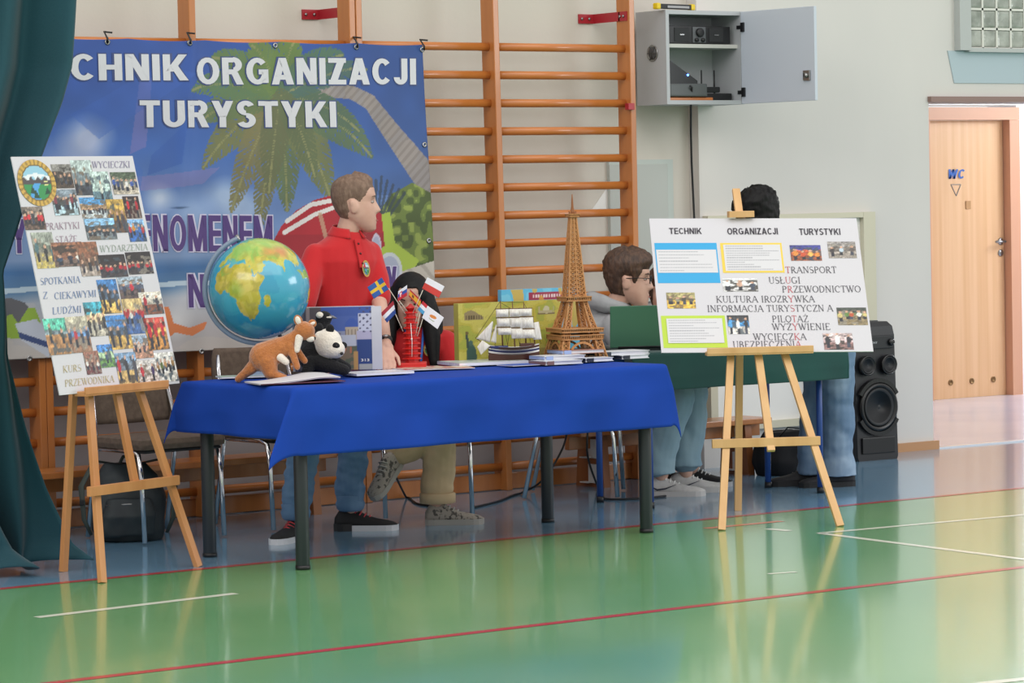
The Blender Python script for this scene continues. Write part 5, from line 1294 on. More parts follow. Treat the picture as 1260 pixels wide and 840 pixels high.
for k, (za, zb_, m) in enumerate(((436, 433.8, M_white), (433.8, 431.5, M_navy2), (431.5, 430, M_white), (430, 427.5, M_hull), (427.5, 426.5, M_white))):
    hull('hull_stripe', HX0, HX1, sz(za), sz(zb_), .031+.0006*k, m, hu)
w_ = MB(); w_.box(((HX0+sx(625))/2+.004, 0, sz(426)), (.075, .05, .01), None, .002); obj('forecastle', w_, M_navy2, sh)
w_ = MB(); w_.box(((sx(640)+HX1)/2-.01, 0, sz(424.5)), (.06, .045, .016), None, .002); obj('quarterdeck', w_, M_hull, sh)
for x in (612, 652):
    w_ = MB(); w_.box((sx(x), 0, sz(444.9)), (.012, .05, .011), None, .002); obj('stand', w_, M_mast, sh)
for x, top in ((617, 369), (632, 370), (646, 371), (657, 390)):
    w_ = MB(); w_.tube([(sx(x+2), 0, sz(428)), (sx(x), 0, sz(top))], [.0035, .002], 8); obj('mast', w_, M_mast, sh)
w_ = MB(); w_.tube([(sx(604), 0, sz(427)), (sx(585), 0, sz(414))], [.003, .0015], 8); obj('bowsprit', w_, M_mast, sh)
def sail(corn, belly, y=0):
    cs = [Vector((sx(x), y, sz(z))) for x, z in corn]
    def f(u, v):
        p_ = cs[0]*(1-u)*v+cs[1]*u*v+cs[2]*u*(1-v)+cs[3]*(1-u)*(1-v); b_ = math.sin(PI*v)*math.sin(PI*u)**.7
        return (p_.x-.0*b_, p_.y-belly*b_, p_.z)
    w_ = MB(); w_.grid(f, 12, 10); o = solid(obj('sail', w_, M_sail, sh, False), .0012, 0)
for x0, x1, zs in ((611, 627, (379, 390, 402, 412)), (627.5, 641, (379, 390, 403, 417)), (639.5, 655.5, (379, 389.5, 404.5, 417))):
    for k in range(3):
        off = k*1.2
        sail([(x0+off*.5, zs[k]+.6), (x1+off, zs[k]+.6), (x1+off*1.8, zs[k+1]-1), (x0+off, zs[k+1]-1)], .016, -.012)
        w_ = MB(); w_.tube([(sx(x0+off*.5-1), -.01, sz(zs[k])), (sx(x1+off+1), -.01, sz(zs[k]))], .0022, 6); obj('yard', w_, M_mast, sh)
sail([(606.5, 394), (607.5, 395), (603, 420), (586, 415)], .008, -.004); sail([(611, 398), (612, 399), (610.5, 421), (604, 419)], .008, -.006); sail([(593, 417), (603, 424), (591, 435), (586.5, 425)], .006, -.02); sail([(657.5, 397), (664, 396), (667.5, 418), (657, 418)], .008, -.006)
w_ = MB()
for a_, b_ in (((617, 370), (586, 414)), ((617, 370), (632, 371)), ((632, 371), (646, 372)), ((646, 372), (657, 392)), ((657, 391), (667, 424)), ((617, 380), (609, 427)), ((617, 380), (626, 427)), ((632, 380), (625, 427)), ((632, 380), (641, 427)), ((646, 380), (640, 427)), ((646, 380), (655, 427)), ((617, 371), (640, 385))):
    w_.tube([(sx(a_[0]), .006, sz(a_[1])), (sx(b_[0]), .012, sz(b_[1]))], .0009, 4)
obj('rigging', w_, mat('rope', '#3a332c', .8), sh)

# plywood tower
ep = tp(708, 442.5); et = thing('eiffel_tower_model', 'tall laser cut plywood lattice tower behind the book pile', 'model', ep, R(-16))
et.scale = (1.04, 1.04, 1.058)
M_ply = mat('plywood', '#c08a58', .6, var=(60, '#a8733f', .35, .7)); M_plyd = mat('plywood_edge', '#8a5630', .7)
PE = 279.0
HW = [(0, .112), (.095, .088), (.127, .078), (.2, .056), (.262, .041), (.30, .0375), (.40, .030), (.50, .022), (.60, .0135), (.64, .012)]
def hw(z):
    for (z0, w0), (z1, w1) in zip(HW, HW[1:]):
        if z <= z1: return w0+(w1-w0)*(z-z0)/(z1-z0)
    return HW[-1][1]
def lw(z): return .036-.075*z
for sx_, sy_ in ((-1, -1), (1, -1), (1, 1), (-1, 1)):          # four splayed legs of crossed laths up to the second deck
    w_ = MB(); zs = [i*.0262 for i in range(11)]
    for z0, z1 in zip(zs, zs[1:]):
        o0, o1 = hw(z0), hw(z1); i0, i1 = o0-lw(z0), o1-lw(z1)
        c0 = [(o0, o0), (i0, o0), (i0, i0), (o0, i0)]; c1 = [(o1, o1), (i1, o1), (i1, i1), (o1, i1)]
        for k in range(4):
            a0, a1 = c0[k], c1[k]; b0, b1 = c0[(k+1) % 4], c1[(k+1) % 4]
            v3 = lambda c, z: (sx_*c[0], sy_*c[1], z)
            w_.bar(v3(a0, z0), v3(a1, z1), .005, .005, (1, .3, 0)); w_.bar(v3(a0, z0), v3(b1, z1), .003, .003, (1, .3, 0)); w_.bar(v3(b0, z0), v3(a1, z1), .003, .003, (1, .3, 0)); w_.bar(v3(a1, z1), v3(b1, z1), .003, .003, (0, 0, 1))
    obj('leg', w_, M_ply, et)
w_ = MB(); zs = [.262+i*(.363/20) for i in range(21)]
for z0, z1 in zip(zs, zs[1:]):                                  # tapering spire shaft
    a, b_ = hw(z0), hw(z1)
    cs0 = [(-a, -a), (a, -a), (a, a), (-a, a)]; cs1 = [(-b_, -b_), (b_, -b_), (b_, b_), (-b_, b_)]
    for k in range(4):
        p0, p1, q0, q1 = cs0[k], cs1[k], cs0[(k+1) % 4], cs1[(k+1) % 4]
        w_.bar((*p0, z0), (*p1, z1), .006, .006, (1, .3, 0)); m0 = ((p0[0]+q0[0])/2, (p0[1]+q0[1])/2); m1 = ((p1[0]+q1[0])/2, (p1[1]+q1[1])/2)
        w_.bar((*m0, z0), (*m1, z1), .005, .005, (1, .3, 0)); w_.bar((*p1, z1), (*q1, z1), .003, .003, (0, 0, 1))
        for s0, s1 in ((p0, m1), (m0, p1), (m0, q1), (q0, m1)): w_.bar((*s0, z0), (*s1, z1), .0032, .0032, (1, .3, 0))
obj('shaft', w_, M_ply, et)
def deck(z, h, ov, name='deck'):
    w_ = MB(); a = hw(z)+ov
    w_.box((0, 0, z), (2*a, 2*a, .006)); w_.box((0, 0, z+h), (2*a+.006, 2*a+.006, .004))
    n = max(6, int(a*2/.009))
    for s_ in (-1, 1):
        for i in range(n+1):
            t_ = -a+2*a*i/n; w_.box((t_, s_*a, z+h/2), (.003, .003, h)); w_.box((s_*a, t_, z+h/2), (.003, .003, h))
    return obj(name, w_, M_ply, et)
deck(.092, .018, .008); deck(.124, .014, .018); deck(.258, .016, .016); deck(.622, .010, .011)
for s_ in (-1, 1):                                              # arches between the feet
    w_ = MB(); n = 14
    for k in range(n):
        a0, a1 = PI*k/n, PI*(k+1)/n; r_ = .066
        w_.bar((r_*math.cos(a0), s_*.091, .078*math.sin(a0)), (r_*math.cos(a1), s_*.091, .078*math.sin(a1)), .005, .01, (0, 1, 0)); w_.bar((s_*.091, r_*math.cos(a0), .078*math.sin(a0)), (s_*.091, r_*math.cos(a1), .078*math.sin(a1)), .005, .01, (1, 0, 0))
    obj('arch', w_, M_ply, et)
w_ = MB(); w_.lathe([(.012, .632), (.010, .642), (.008, .65), (.006, .662), (.004, .695), (.002, .718)], 10)
for k in range(4): w_.box((.016*math.cos(k*PI/2+.78), .016*math.sin(k*PI/2+.78), .638), (.004, .004, .014))
obj('spire', w_, M_plyd, et)
# ------------------------------------------------------------------ people (local x right, y away from the viewer, z up)
M_skin = mat('skin', '#cda491', .5, var=(14, '#c49885', .4, .7)); M_skin2 = mat('skin_fair', '#cfa592', .5, var=(14, '#c3937f', .4, .7))
M_pred = mat('red_pique', '#bd141b', .85, bump=(220, .25, .0015), sheen=.2)
M_jean = mat('blue_denim', '#5c7da1', .85, var=((7, 7, 3), '#7c9aba', .4, .75), bump=(160, .3, .0015)); M_jean2 = mat('light_denim', '#809eaf', .85, var=((6, 6, 2), '#95afba', .4, .75), bump=(160, .3, .0015))
M_jean3 = mat('washed_denim', '#68829f', .85, var=((8, 8, 4), '#94a9be', .42, .7), bump=(160, .3, .0015))
M_khaki = mat('beige_twill', '#c4a985', .85, var=((6, 6, 3), '#d3bb96', .4, .7), bump=(160, .3, .0015)); M_grey = mat('grey_fleece', '#9a9b9d', .95, var=(9, '#a9aaad', .4, .7), bump=(120, .4, .002))
M_blackc = mat('black_cotton', '#16161a', .9, bump=(120, .3, .002))
M_hbrown = mat('brown_hair', '#3d2a20', .55, var=((60, 60, 20), '#5a4030', .4, .65), bump=((140, 140, 30), .9, .004)); M_hblack = mat('black_hair', '#09080a', .5, bump=((160, 160, 14), .6, .003), spec=.25); M_hlight = mat('short_brown_hair', '#6b5344', .65, var=((70, 70, 30), '#826958', .4, .65), bump=((190, 190, 60), .9, .003))
HT = [(-.122, .062, .035, .018), (-.112, .079, .018, .034), (-.095, .084, -.006, .046), (-.075, .085, -.034, .056), (-.05, .086, -.065, .065), (-.02, .086, -.085, .070), (.012, .083, -.097, .072), (.04, .089, -.102, .075), (.07, .085, -.100, .074), (.095, .068, -.088, .064), (.113, .042, -.062, .046), (.124, .004, -.026, .018)]
def hrow(z):
    if z <= HT[0][0]: return HT[0][1:]
    for a, b in zip(HT, HT[1:]):
        if z <= b[0]:
            t = (z-a[0])/(b[0]-a[0]); return tuple(a[i]+(b[i]-a[i])*t for i in (1, 2, 3))
    return HT[-1][1:]
G2 = lambda x, s: math.exp(-(x/s)**2)
def head_pt(th, z):
    f, b_, w = hrow(z); m, a = (f+b_)/2, (f-b_)/2; c, s_ = math.cos(th), math.sin(th)
    x = m+a*math.copysign(abs(c)**.9, c); y = w*math.copysign(abs(s_)**.9, s_)
    if c > .3:
        ns = max(0, min(1, (.03-z)/.062)) if z > -.032 else max(0, 1-(-.032-z)/.014)
        x += .026*ns*G2(y, .0125+.004*ns)
        x -= .009*(G2(abs(y)-.031, .014)*G2(z-.010, .013)); x += .004*G2(z-.034, .01)*G2(abs(y)-.028, .02)
        x += .005*G2(y, .02)*(G2(z+.066, .005)+G2(z+.079, .006))-.003*G2(y, .024)*G2(z+.0725, .003); x += .004*G2(y, .02)*G2(z+.108, .01)
    return Vector((x, y, z))
def add_head(b, M):
    zs = [-.122+.246*i/46 for i in range(47)]; n = 56
    vs = [M @ head_pt(2*PI*k/n, z) for z in zs for k in range(n)]
    fs = [[i*n+k, i*n+(k+1) % n, (i+1)*n+(k+1) % n, (i+1)*n+k] for i in range(46) for k in range(n)]
    fs += [list(range(n))[::-1], [46*n+k for k in range(n)]]; b._add(vs, fs, None, True)
    for s_ in (-1, 1):
        b.ell((-.010, s_*.073, -.008), (.019, .009, .031), M @ T(0, 0, 0), 14); b.ell((-.018, s_*.078, .008), (.010, .006, .016), M, 12)
def face(M, root, iris='#4a3a2c', brow=None, glasses=False):
    for s_ in (-1, 1):
        w_ = MB(); w_.ell((.0685, s_*.031, .009), (.010, .012, .006), M, 14); e_ = obj('eye', w_, mat('eye_white', '#b5a59d', .2), root)
        w_ = MB(); w_.ell((.0768, s_*.030, .009), (.0030, .0055, .0052), M, 12); obj('iris', w_, mat('iris'+iris[1:], iris, .15), e_)
        if brow:
            w_ = MB(); w_.tube([M @ Vector((.086, s_*.014, .030)), M @ Vector((.085, s_*.030, .034)), M @ Vector((.073, s_*.047, .031))], [.003, .0035, .0015], 6); obj('eyebrow', w_, brow, root)
    w_ = MB(); w_.tube([M @ Vector((.0875, -.02, -.0725)), M @ Vector((.0925, 0, -.072)), M @ Vector((.0875, .02, -.0725))], [.0012, .003, .0012], 8); obj('mouth', w_, mat('lip', '#a8635c', .45), root)
def hair_cap(M, root, region, thick, m, name='hair'):
    """region(th,z)->0..1 where hair grows, thick(th,z) metres"""
    zs = [-.11+.2345*i/44 for i in range(45)]; n = 72; vs, ok = [], []
    for z in zs:
        for k in range(n):
            th = 2*PI*k/n; p_ = head_pt(th, z); g = region(th, z); c = Vector((-.01, 0, .0)); d = (p_-c); d.z *= .9; d.normalize()
            q = p_+d*(thick(th, z)*g+.001*g-(.004 if g < .02 else 0)); q += d*.35*thick(th, z)*g*noise.noise(Vector((math.cos(th)*9, math.sin(th)*9, z*60)))
            vs.append(M @ q); ok.append(g > .02)
    top = len(vs); vs.append(M @ Vector((-.01, 0, .124+thick(PI, .12))))
    fs = []
    for i in range(44):
        for k in range(n):
            f = [i*n+k, i*n+(k+1) % n, (i+1)*n+(k+1) % n, (i+1)*n+k]
            if any(ok[j] for j in f): fs.append(f)
    fs += [[44*n+k, 44*n+(k+1) % n, top] for k in range(n)]
    w_ = MB(); w_._add(vs, fs, None, True); loose = [v for v in w_.bm.verts if not v.link_faces]; bmesh.ops.delete(w_.bm, geom=loose, context='VERTS')
    return obj(name, w_, m, root)
sst = lambda a, b, x: (lambda t: t*t*(3-2*t))(max(0, min(1, (x-a)/(b-a))))
def hand(b, w, d, up, s=1.0, curl=.5, side=1):
    """palm and five fingers from wrist w along d; up = back of the hand; side = thumb side"""
    w, d, up = Vector(w), Vector(d).normalized(), Vector(up); up = (up-d*up.dot(d)).normalized(); x = d.cross(up)*side
    for k in (-1, 0, 1): b.cap(w+x*k*.018*s, w+d*.085*s+x*k*.026*s, .016*s, .0125*s)
    for k, (o, L) in enumerate(((-.034, .058), (-.012, .074), (.011, .08), (.033, .072))):
        o = -o; p0 = w+d*.088*s+x*o*s; a = curl*.5; d1 = (d*math.cos(a)-up*math.sin(a)+x*o*1.2).normalized(); p1 = p0+d1*L*.5*s; a2 = curl*1.3; d2 = d*math.cos(a2)-up*math.sin(a2); p2 = p1+d2*L*.5*s
        b.cap(p0, p1, .0095*s, .0085*s, 10); b.cap(p1, p2, .0085*s, .0068*s, 10)
    p0 = w+d*.022*s+x*.024*s; p1 = p0+(d*.7+x*.75-up*.15).normalized()*.042*s; p2 = p1+(d*.95+x*.25-up*.2).normalized()*.034*s
    b.cap(p0, p1, .0125*s, .010*s, 10); b.cap(p1, p2, .010*s, .0075*s, 10)
def chain(b, pts, rs):
    for (p0, p1), (r0, r1) in zip(zip(pts, pts[1:]), zip(rs, rs[1:])): b.cap(p0, p1, r0, r1)
def shoe(root, pos, yaw, up_m, sole_m, lace_m, L=.28, pitch=0, mark=None, hi=.1, roll=0, wedge=None):
    M = T(*pos) @ RZ(yaw) @ RY(pitch) @ RX(roll)
    sec = [(0, .024, .062), (.06, .032, .088), (.16, .036, hi+.004), (.3, .0365, hi), (.42, .0385, .084), (.55, .042, .066), (.7, .045, .054), (.84, .043, .047), (.93, .034, .040), (1, .014, .030)]
    n = 16; vs, fs = [], []
    for s_, w, h in sec:
        for k in range(n):
            a = PI*k/(n-1); y = -w*math.cos(a)*(1-.12*math.sin(a)*(s_ < .5)); z = .022+(h-.022)*math.sin(a)**.75; vs.append(M @ Vector(((s_-.28)*L, y, z)))
    for i in range(len(sec)-1):
        for k in range(n-1): fs.append([i*n+k, (i+1)*n+k, (i+1)*n+k+1, i*n+k+1])
        fs.append([i*n+n-1, (i+1)*n+n-1, (i+1)*n, i*n])
    fs += [list(range(n)), [(len(sec)-1)*n+k for k in range(n)][::-1]]
    w_ = MB(); w_._add(vs, fs, None, True); sh_ = obj('shoe', w_, up_m, root)
    out = [((s_-.28)*L, w+.004) for s_, w, h in sec]; poly = [(x, -w) for x, w in out]+[(x+.004*(x > .15), w) for x, w in out[::-1]]
    w_ = MB(); w_.prism(poly, .026, M)
    obj('sole', w_, sole_m, sh_)
    if wedge:
        hp = [(x-.002, w+.003) for x, w in out if x < .04]; poly = [(x, -w) for x, w in hp]+[(x, w) for x, w in hp[::-1]]; w_ = MB(); w_.prism(poly, .034, M); obj('heel', w_, wedge, sh_)
    w_ = MB()
    for s_ in (.34, .41, .48, .55):
        z = {.34: .097, .41: .087, .48: .077, .55: .068}[s_]; x = (s_-.28)*L; w_.tube([M @ Vector((x, -.026, z-.014)), M @ Vector((x+.006, 0, z)), M @ Vector((x, .026, z-.014))], .0035, 6)
    obj('lace', w_, lace_m, sh_)
    if mark:
        w_ = MB()
        for s2 in (-1, 1):
            P_ = [M @ Vector(((u-.28)*L, s2*(.0395+.004*(u > .45)), z)) for u, z in ((.12, .05), (.2, .036), (.34, .042), (.52, .062))]; w_.tube(P_, [.004, .009, .006, .002], 8, None, .5)
        obj('side_mark', w_, mark, sh_)
    return sh_
def person(label, px, py, rz=-36, y=0):
    p_ = atz(px, py); return thing('person', label, 'person', p_, R(rz)), p_
def badge(root, loc, M, rx, ry):
    o = disc(root, 0, 0, rx, ry, crest, 0, 'badge', 24); o.matrix_local = M; return o

# --- standing boy in red
P1, p1 = person('standing young man in red polo shirt and jeans looking aside', 402, 655)
H1 = T(.165, 0, 1.495) @ RZ(R(6)) @ RY(R(-2)) @ Matrix.Scale(1.06, 4)
b = MB(); add_head(b, H1)
chain(b, [(.115, .01, 1.30), (.128, .005, 1.37), (.150, 0, 1.44)], [.062, .055, .052])
b.rings([((.09, .02, .78), .12, .09, R(40)), ((.09, .02, 1.0), .12, .085, R(40)), ((.10, .01, 1.22), .15, .09, R(40)), ((.11, .01, 1.32), .07, .06, R(40))])
chain(b, [(-.025, -.10, 1.24), (-.075, -.2, 1.03), (.0, -.42, .83)], [.042, .036, .026]); hand(b, (.0, -.42, .83), (.25, -.8, -.45), (0, -.2, 1), 1, .3, 1)
chain(b, [(.225, .10, 1.24), (.265, -.01, 1.05), (.305, -.33, .862)], [.042, .036, .026]); hand(b, (.305, -.33, .862), (.05, -.7, -.7), (.3, -.5, .6), 1, .45, -1)
chain(b, [(.02, -.05, .8), (-.07, -.24, .46), (-.12, -.29, .10)], [.07, .052, .036]); chain(b, [(.13, .05, .8), (.135, .05, .46), (.115, .075, .10)], [.07, .052, .036])
link('body', blob(b, .0046, 3), M_skin, P1); face(H1, P1, '#3d4c50', M_hlight)
def reg1(th, z):
    a = abs(((th+PI) % (2*PI))-PI)
    line = .078 if a < .75 else (.078-(a-.75)*.10 if a < 1.3 else (.020 if a < 1.5 else (.032 if a < 1.85 else -.02-.05*sst(1.85, 2.6, a))))
    return sst(line-.012, line+.02, z)
def thk1(th, z):
    a = abs(((th+PI) % (2*PI))-PI); return .0012+.005*sst(.06, .11, z)+.013*sst(.9, .2, a)*sst(.07, .1, z)
hair_cap(H1, P1, reg1, thk1, M_hlight)
b = MB()
b.rings([((.085, .02, .74), .165, .125, R(40)), ((.085, .02, .86), .162, .122, R(40)), ((.09, .02, 1.0), .158, .115, R(40)), ((.095, .015, 1.14), .172, .122, R(40)), ((.10, .01, 1.24), .186, .122, R(40)), ((.105, .01, 1.305), .165, .098, R(40)), ((.115, .01, 1.345), .098, .08, R(40)), ((.12, .008, 1.372), .066, .064, R(40))])
chain(b, [(-.012, -.08, 1.265), (-.052, -.15, 1.15), (-.072, -.19, 1.065)], [.060, .063, .062]); chain(b, [(.215, .09, 1.27), (.25, .05, 1.15), (.262, .02, 1.075)], [.060, .061, .058])
link('polo_shirt', blob(b, .007, 5, (.006, (9, 9, 6))), M_pred, P1)
w_ = MB(); n = 26
def collar(u, v):
    a = R(40)+R(-90)+R(24)+(2*PI-R(48))*u; r_ = .060+.026*v; return (.122+r_*math.cos(a)*1.02, .008+r_*math.sin(a)*1.05, 1.395-.042*v+.012*math.cos(a-R(130)))
w_.grid(collar, n, 4); solid(obj('collar', w_, M_pred, P1, False), .005, 0)
fd = Vector((math.sin(R(40)), -math.cos(R(40)), 0))
w_ = MB(); c0 = Vector((.115, .008, 1.35)); w_.bar(c0+fd*.088+Vector((0, 0, -.012)), c0+fd*.128+Vector((0, 0, -.14)), .03, .008, (math.cos(R(40)), math.sin(R(40)), 0), .002); pk = obj('placket', w_, M_pred, P1)
for t_ in (.15, .5, .85):
    q = (c0+fd*.088+Vector((0, 0, -.012))).lerp(c0+fd*.128+Vector((0, 0, -.14)), t_)+fd*.006; w_ = MB(); w_.ell(q, (.005, .005, .005), None, 8); obj('button', w_, mat('button_dark', '#4a1418', .4), pk)
badge(P1, None, T(.212, -.075, 1.205) @ RZ(R(40+18)) @ RX(PI/2-.12), .030, .038)
b = MB(); b.rings([((.08, .02, .90), .145, .105, R(35)), ((.08, .02, .80), .155, .112, R(35)), ((.08, .015, .73), .15, .10, R(35))])
chain(b, [(.02, -.05, .78), (-.07, -.24, .46), (-.118, -.285, .17)], [.095, .076, .066]); chain(b, [(.13, .05, .78), (.128, .05, .46), (.108, .075, .17)], [.095, .076, .066])
link('jeans', blob(b, .007, 4, (.014, (11, 11, 20))), M_jean, P1)
for c_ in ((-.119, -.287), (.107, .076)):
    w_ = MB(); w_.lathe([(.05, .09), (.062, .10), (.068, .125), (.062, .14), (.066, .16), (.05, .17)], 18, T(c_[0], c_[1], 0)); obj('cuff', w_, M_jean, P1)
M_sblk = mat('shoe_black', '#1b1a1c', .7, bump=(90, .3, .002)); M_swht = mat('sole_white', '#d9d9dd', .5); M_lred = mat('lace_red', '#c8434a', .6)
shoe(P1, (-.125, -.30, 0), R(-112), M_sblk, M_swht, M_lred, .29, wedge=M_black); shoe(P1, (.115, .07, 0), R(-6), M_sblk, M_swht, M_lred, .29, wedge=M_black)
w_ = MB(); q0, q1 = Vector((.265, -.01, 1.05)), Vector((.305, -.33, .862)); d = (q1-q0).normalized(); q = q0.lerp(q1, .9); w_.tube([q-d*.011, q+d*.011], .033, 16); wb = obj('watch', w_, M_black, P1)
w_ = MB(); w_.ell(q+Vector((.0, -.02, .027)), (.016, .016, .008), None, 12); obj('watch_face', w_, M_steel, wb)

# --- seated girl with long black hair
P2, p2 = person('seated girl with long black hair in red shirt behind the flags', 520, 640)
H2 = T(-.04, .2, 1.02) @ RZ(R(-96)) @ RY(R(8)) @ Matrix.Scale(1.0, 4)
b = MB(); add_head(b, H2); chain(b, [(-.03, .24, .84), (-.035, .225, .95)], [.055, .05])
b.rings([((-.03, .3, .48), .14, .10, 0), ((-.025, .27, .7), .12, .085, 0), ((-.02, .25, .82), .14, .085, 0), ((-.025, .245, .88), .07, .06, 0)])
for s_, sd in ((-1, 1), (1, -1)):
    chain(b, [(-.02+s_*.155, .25, .82), (-.02+s_*.19, .14, .62), (-.02+s_*.07, -.07, .60)], [.038, .034, .024]); hand(b, (-.02+s_*.07, -.07, .60), (-s_*.4, -.9, -.1), (0, 0, 1), .92, .5, sd)
chain(b, [(.06, .27, .5), (.10, -.18, .50), (.075, -.2, .09)], [.07, .05, .034]); chain(b, [(-.1, .27, .5), (.16, -.12, .46), (-.125, -.24, .32)], [.07, .05, .034]); b.cap((-.125, -.24, .32), (-.13, -.26, .28), .034, .03)
link('body', blob(b, .0046, 3), M_skin2, P2); face(H2, P2, '#2a1c16', M_hblack)
b = MB(); b.rings([((-.03, .3, .50), .165, .125, 0), ((-.025, .275, .68), .15, .115, 0), ((-.02, .255, .80), .172, .112, 0), ((-.02, .25, .86), .155, .09, 0), ((-.025, .245, .905), .075, .065, 0)])
for s_ in (-1, 1): chain(b, [(-.02+s_*.14, .25, .83), (-.02+s_*.185, .17, .69)], [.062, .056])
link('polo_shirt', blob(b, .007, 4, (.006, (9, 9, 6))), M_pred, P2)
b = MB(); b.ell((0, 0, 0), (.112, .094, .105), H2 @ T(-.022, 0, .042), 24)
for s_ in (-1, 1):
    chain(b, [(-.04+s_*.072, .19, 1.07), (-.045+s_*.094, .165, .98), (-.045+s_*.105, .145, .86), (-.05+s_*.12, .10, .735)], [.036, .035, .040, .022]); chain(b, [(-.04+s_*.06, .24, 1.05), (-.04+s_*.1, .25, .92), (-.04+s_*.12, .2, .77)], [.05, .05, .03])
cutm = blob(b, .006, 4)
bm_ = bmesh.new(); bm_.from_mesh(cutm); Hi = H2.inverted()                      # open the fringe around the face
bmesh.ops.delete(bm_, geom=[v for v in bm_.verts if (lambda q: q.x > .035 and abs(q.y) < .056-.25*max(0, q.z-.03) and -.13 < q.z < .085)(Hi @ v.co)], context='VERTS'); bm_.to_mesh(cutm); bm_.free()
solid(link('hair', cutm, M_hblack, P2), .004, 0)
b = MB(); b.rings([((-.03, .3, .56), .155, .115, 0), ((-.03, .29, .48), .165, .13, 0), ((-.03, .28, .44), .15, .11, 0)])
chain(b, [(.06, .25, .5), (.10, -.18, .50), (.078, -.2, .17)], [.092, .078, .078]); chain(b, [(-.1, .25, .5), (.16, -.12, .46), (-.095, -.228, .34)], [.092, .076, .064])
link('trousers', blob(b, .007, 4, (.010, (9, 9, 14))), M_khaki, P2)
w_ = MB(); w_.lathe([(.078, .10), (.084, .102), (.084, .145), (.076, .15), (.066, .14)], 24, T(.078, -.2, 0)); obj('turn_up', w_, M_khaki, P2)
M_runr = mat('runner_grey', '#a59c92', .7, var=(55, '#55504c', .52, .6)); M_lgrey = mat('lace_grey', '#b5b0aa', .7)
shoe(P2, (.095, -.21, 0), R(-2), M_runr, mat('sole_grey', '#a9a49d', .6), M_lgrey, .27); shoe(P2, (-.13, -.265, .245), R(-125), M_runr, mat('sole_grey', '#a9a49d', .6), M_lgrey, .25, R(38))
w_ = MB(); w_.tube([(-.07, .165, .90), (-.02, .10, .78), (.0, .085, .66)], .006, 6); w_.tube([(.02, .165, .90), (.01, .10, .78), (.0, .085, .66)], .006, 6); ly = obj('lanyard', w_, M_bluep, P2)
w_ = MB(); w_.box((0, .12, .62), (.07, .006, .1), None, .002); obj('name_card', w_, M_white, ly)
badge(P2, None, T(.045, .128, .80) @ RZ(R(10)) @ RX(PI/2-.15), .026, .033)

# --- seated boy with glasses
P3, p3 = person('seated boy with glasses in grey hoodie and light jeans at the laptop', 775, 610)
H3 = T(.02, .0, 1.085) @ RZ(R(-6)) @ RY(R(2)) @ Matrix.Scale(1.12, 4)
b = MB(); add_head(b, H3); chain(b, [(-.09, .03, .88), (-.04, .01, .98), (.0, 0, 1.05)], [.06, .056, .054])
b.rings([((-.2, .12, .46), .14, .1, R(60)), ((-.17, .09, .65), .14, .1, R(60)), ((-.11, .05, .84), .13, .1, R(60)), ((-.09, .04, .92), .06, .06, R(60))])
chain(b, [(-.05, -.10, .83), (.06, -.22, .66), (.2, -.3, .785)], [.042, .036, .026]); hand(b, (.2, -.3, .785), (.5, -.6, -.05), (0, 0, 1), 1, .4, 1)
chain(b, [(-.12, .17, .83), (.06, .15, .66), (.22, -.08, .785)], [.042, .036, .026]); hand(b, (.22, -.08, .785), (.4, -.8, -.05), (0, 0, 1), 1, .4, -1)
chain(b, [(-.17, .02, .48), (.26, -.09, .5), (.155, -.05, .1)], [.075, .052, .036]); chain(b, [(-.17, .18, .48), (.34, .13, .51), (.29, .13, .1)], [.075, .052, .036])
link('body', blob(b, .0048, 3), M_skin, P3); face(H3, P3, '#3a2a1c', M_hbrown)
def reg3(th, z):
    a = abs(((th+PI) % (2*PI))-PI); line = .062 if a < .8 else (.062-(a-.8)*.16 if a < 1.2 else (-.0 if a < 1.35 else (-.0+.03*(a < 1.75)-.06*sst(1.7, 2.2, a)))); return sst(line-.014, line+.016, z)
def thk3(th, z):
    a = abs(((th+PI) % (2*PI))-PI); return .010+.010*sst(.02, .1, z)+.012*sst(1.4, .3, a)*sst(.05, .08, z)+.008*sst(1.9, 2.8, a)
hair_cap(H3, P3, reg3, thk3, M_hbrown)
w_ = MB()
for s_ in (-1, 1):
    w_.tube([H3 @ Vector((.094, s_*.031+.022*math.cos(2*PI*k/16), .006+.018*math.sin(2*PI*k/16))) for k in range(17)], .0022, 6); w_.tube([H3 @ Vector(q) for q in ((.093, s_*.053, .012), (.05, s_*.076, .014), (-.012, s_*.080, .012))], .002, 6)
w_.tube([H3 @ Vector((.096, -.009, .012)), H3 @ Vector((.099, 0, .014)), H3 @ Vector((.096, .009, .012))], .002, 6); obj('glasses', w_, M_black, P3)
b = MB(); b.rings([((-.21, .12, .46), .19, .15, R(60)), ((-.19, .10, .6), .185, .145, R(60)), ((-.15, .07, .76), .195, .14, R(60)), ((-.11, .05, .87), .18, .12, R(60)), ((-.085, .04, .93), .10, .09, R(60)), ((-.075, .035, .96), .075, .075, R(60))])
chain(b, [(-.06, -.09, .85), (.05, -.21, .69), (.19, -.29, .79)], [.078, .066, .046]); chain(b, [(-.13, .17, .85), (.05, .15, .69), (.20, -.06, .79)], [.078, .066, .046])
link('hoodie', blob(b, .008, 4, (.009, (8, 8, 8))), M_grey, P3)
b = MB(); n = 22
for k in range(n):
    a0, a1 = 2*PI*k/n, 2*PI*(k+1)/n; f_ = lambda a: (-.085+.088*math.cos(a), .03+.105*math.sin(a), .955+.022*math.cos(a+PI)+.01); r_ = lambda a: .030+.018*(.5-.5*math.cos(a)); b.cap(f_(a0), f_(a1), r_(a0), r_(a1), 10)
b.ell((-.155, .05, .93), (.055, .10, .07)); link('hood', blob(b, .007, 3, (.006, (14, 14, 14))), M_grey, P3)
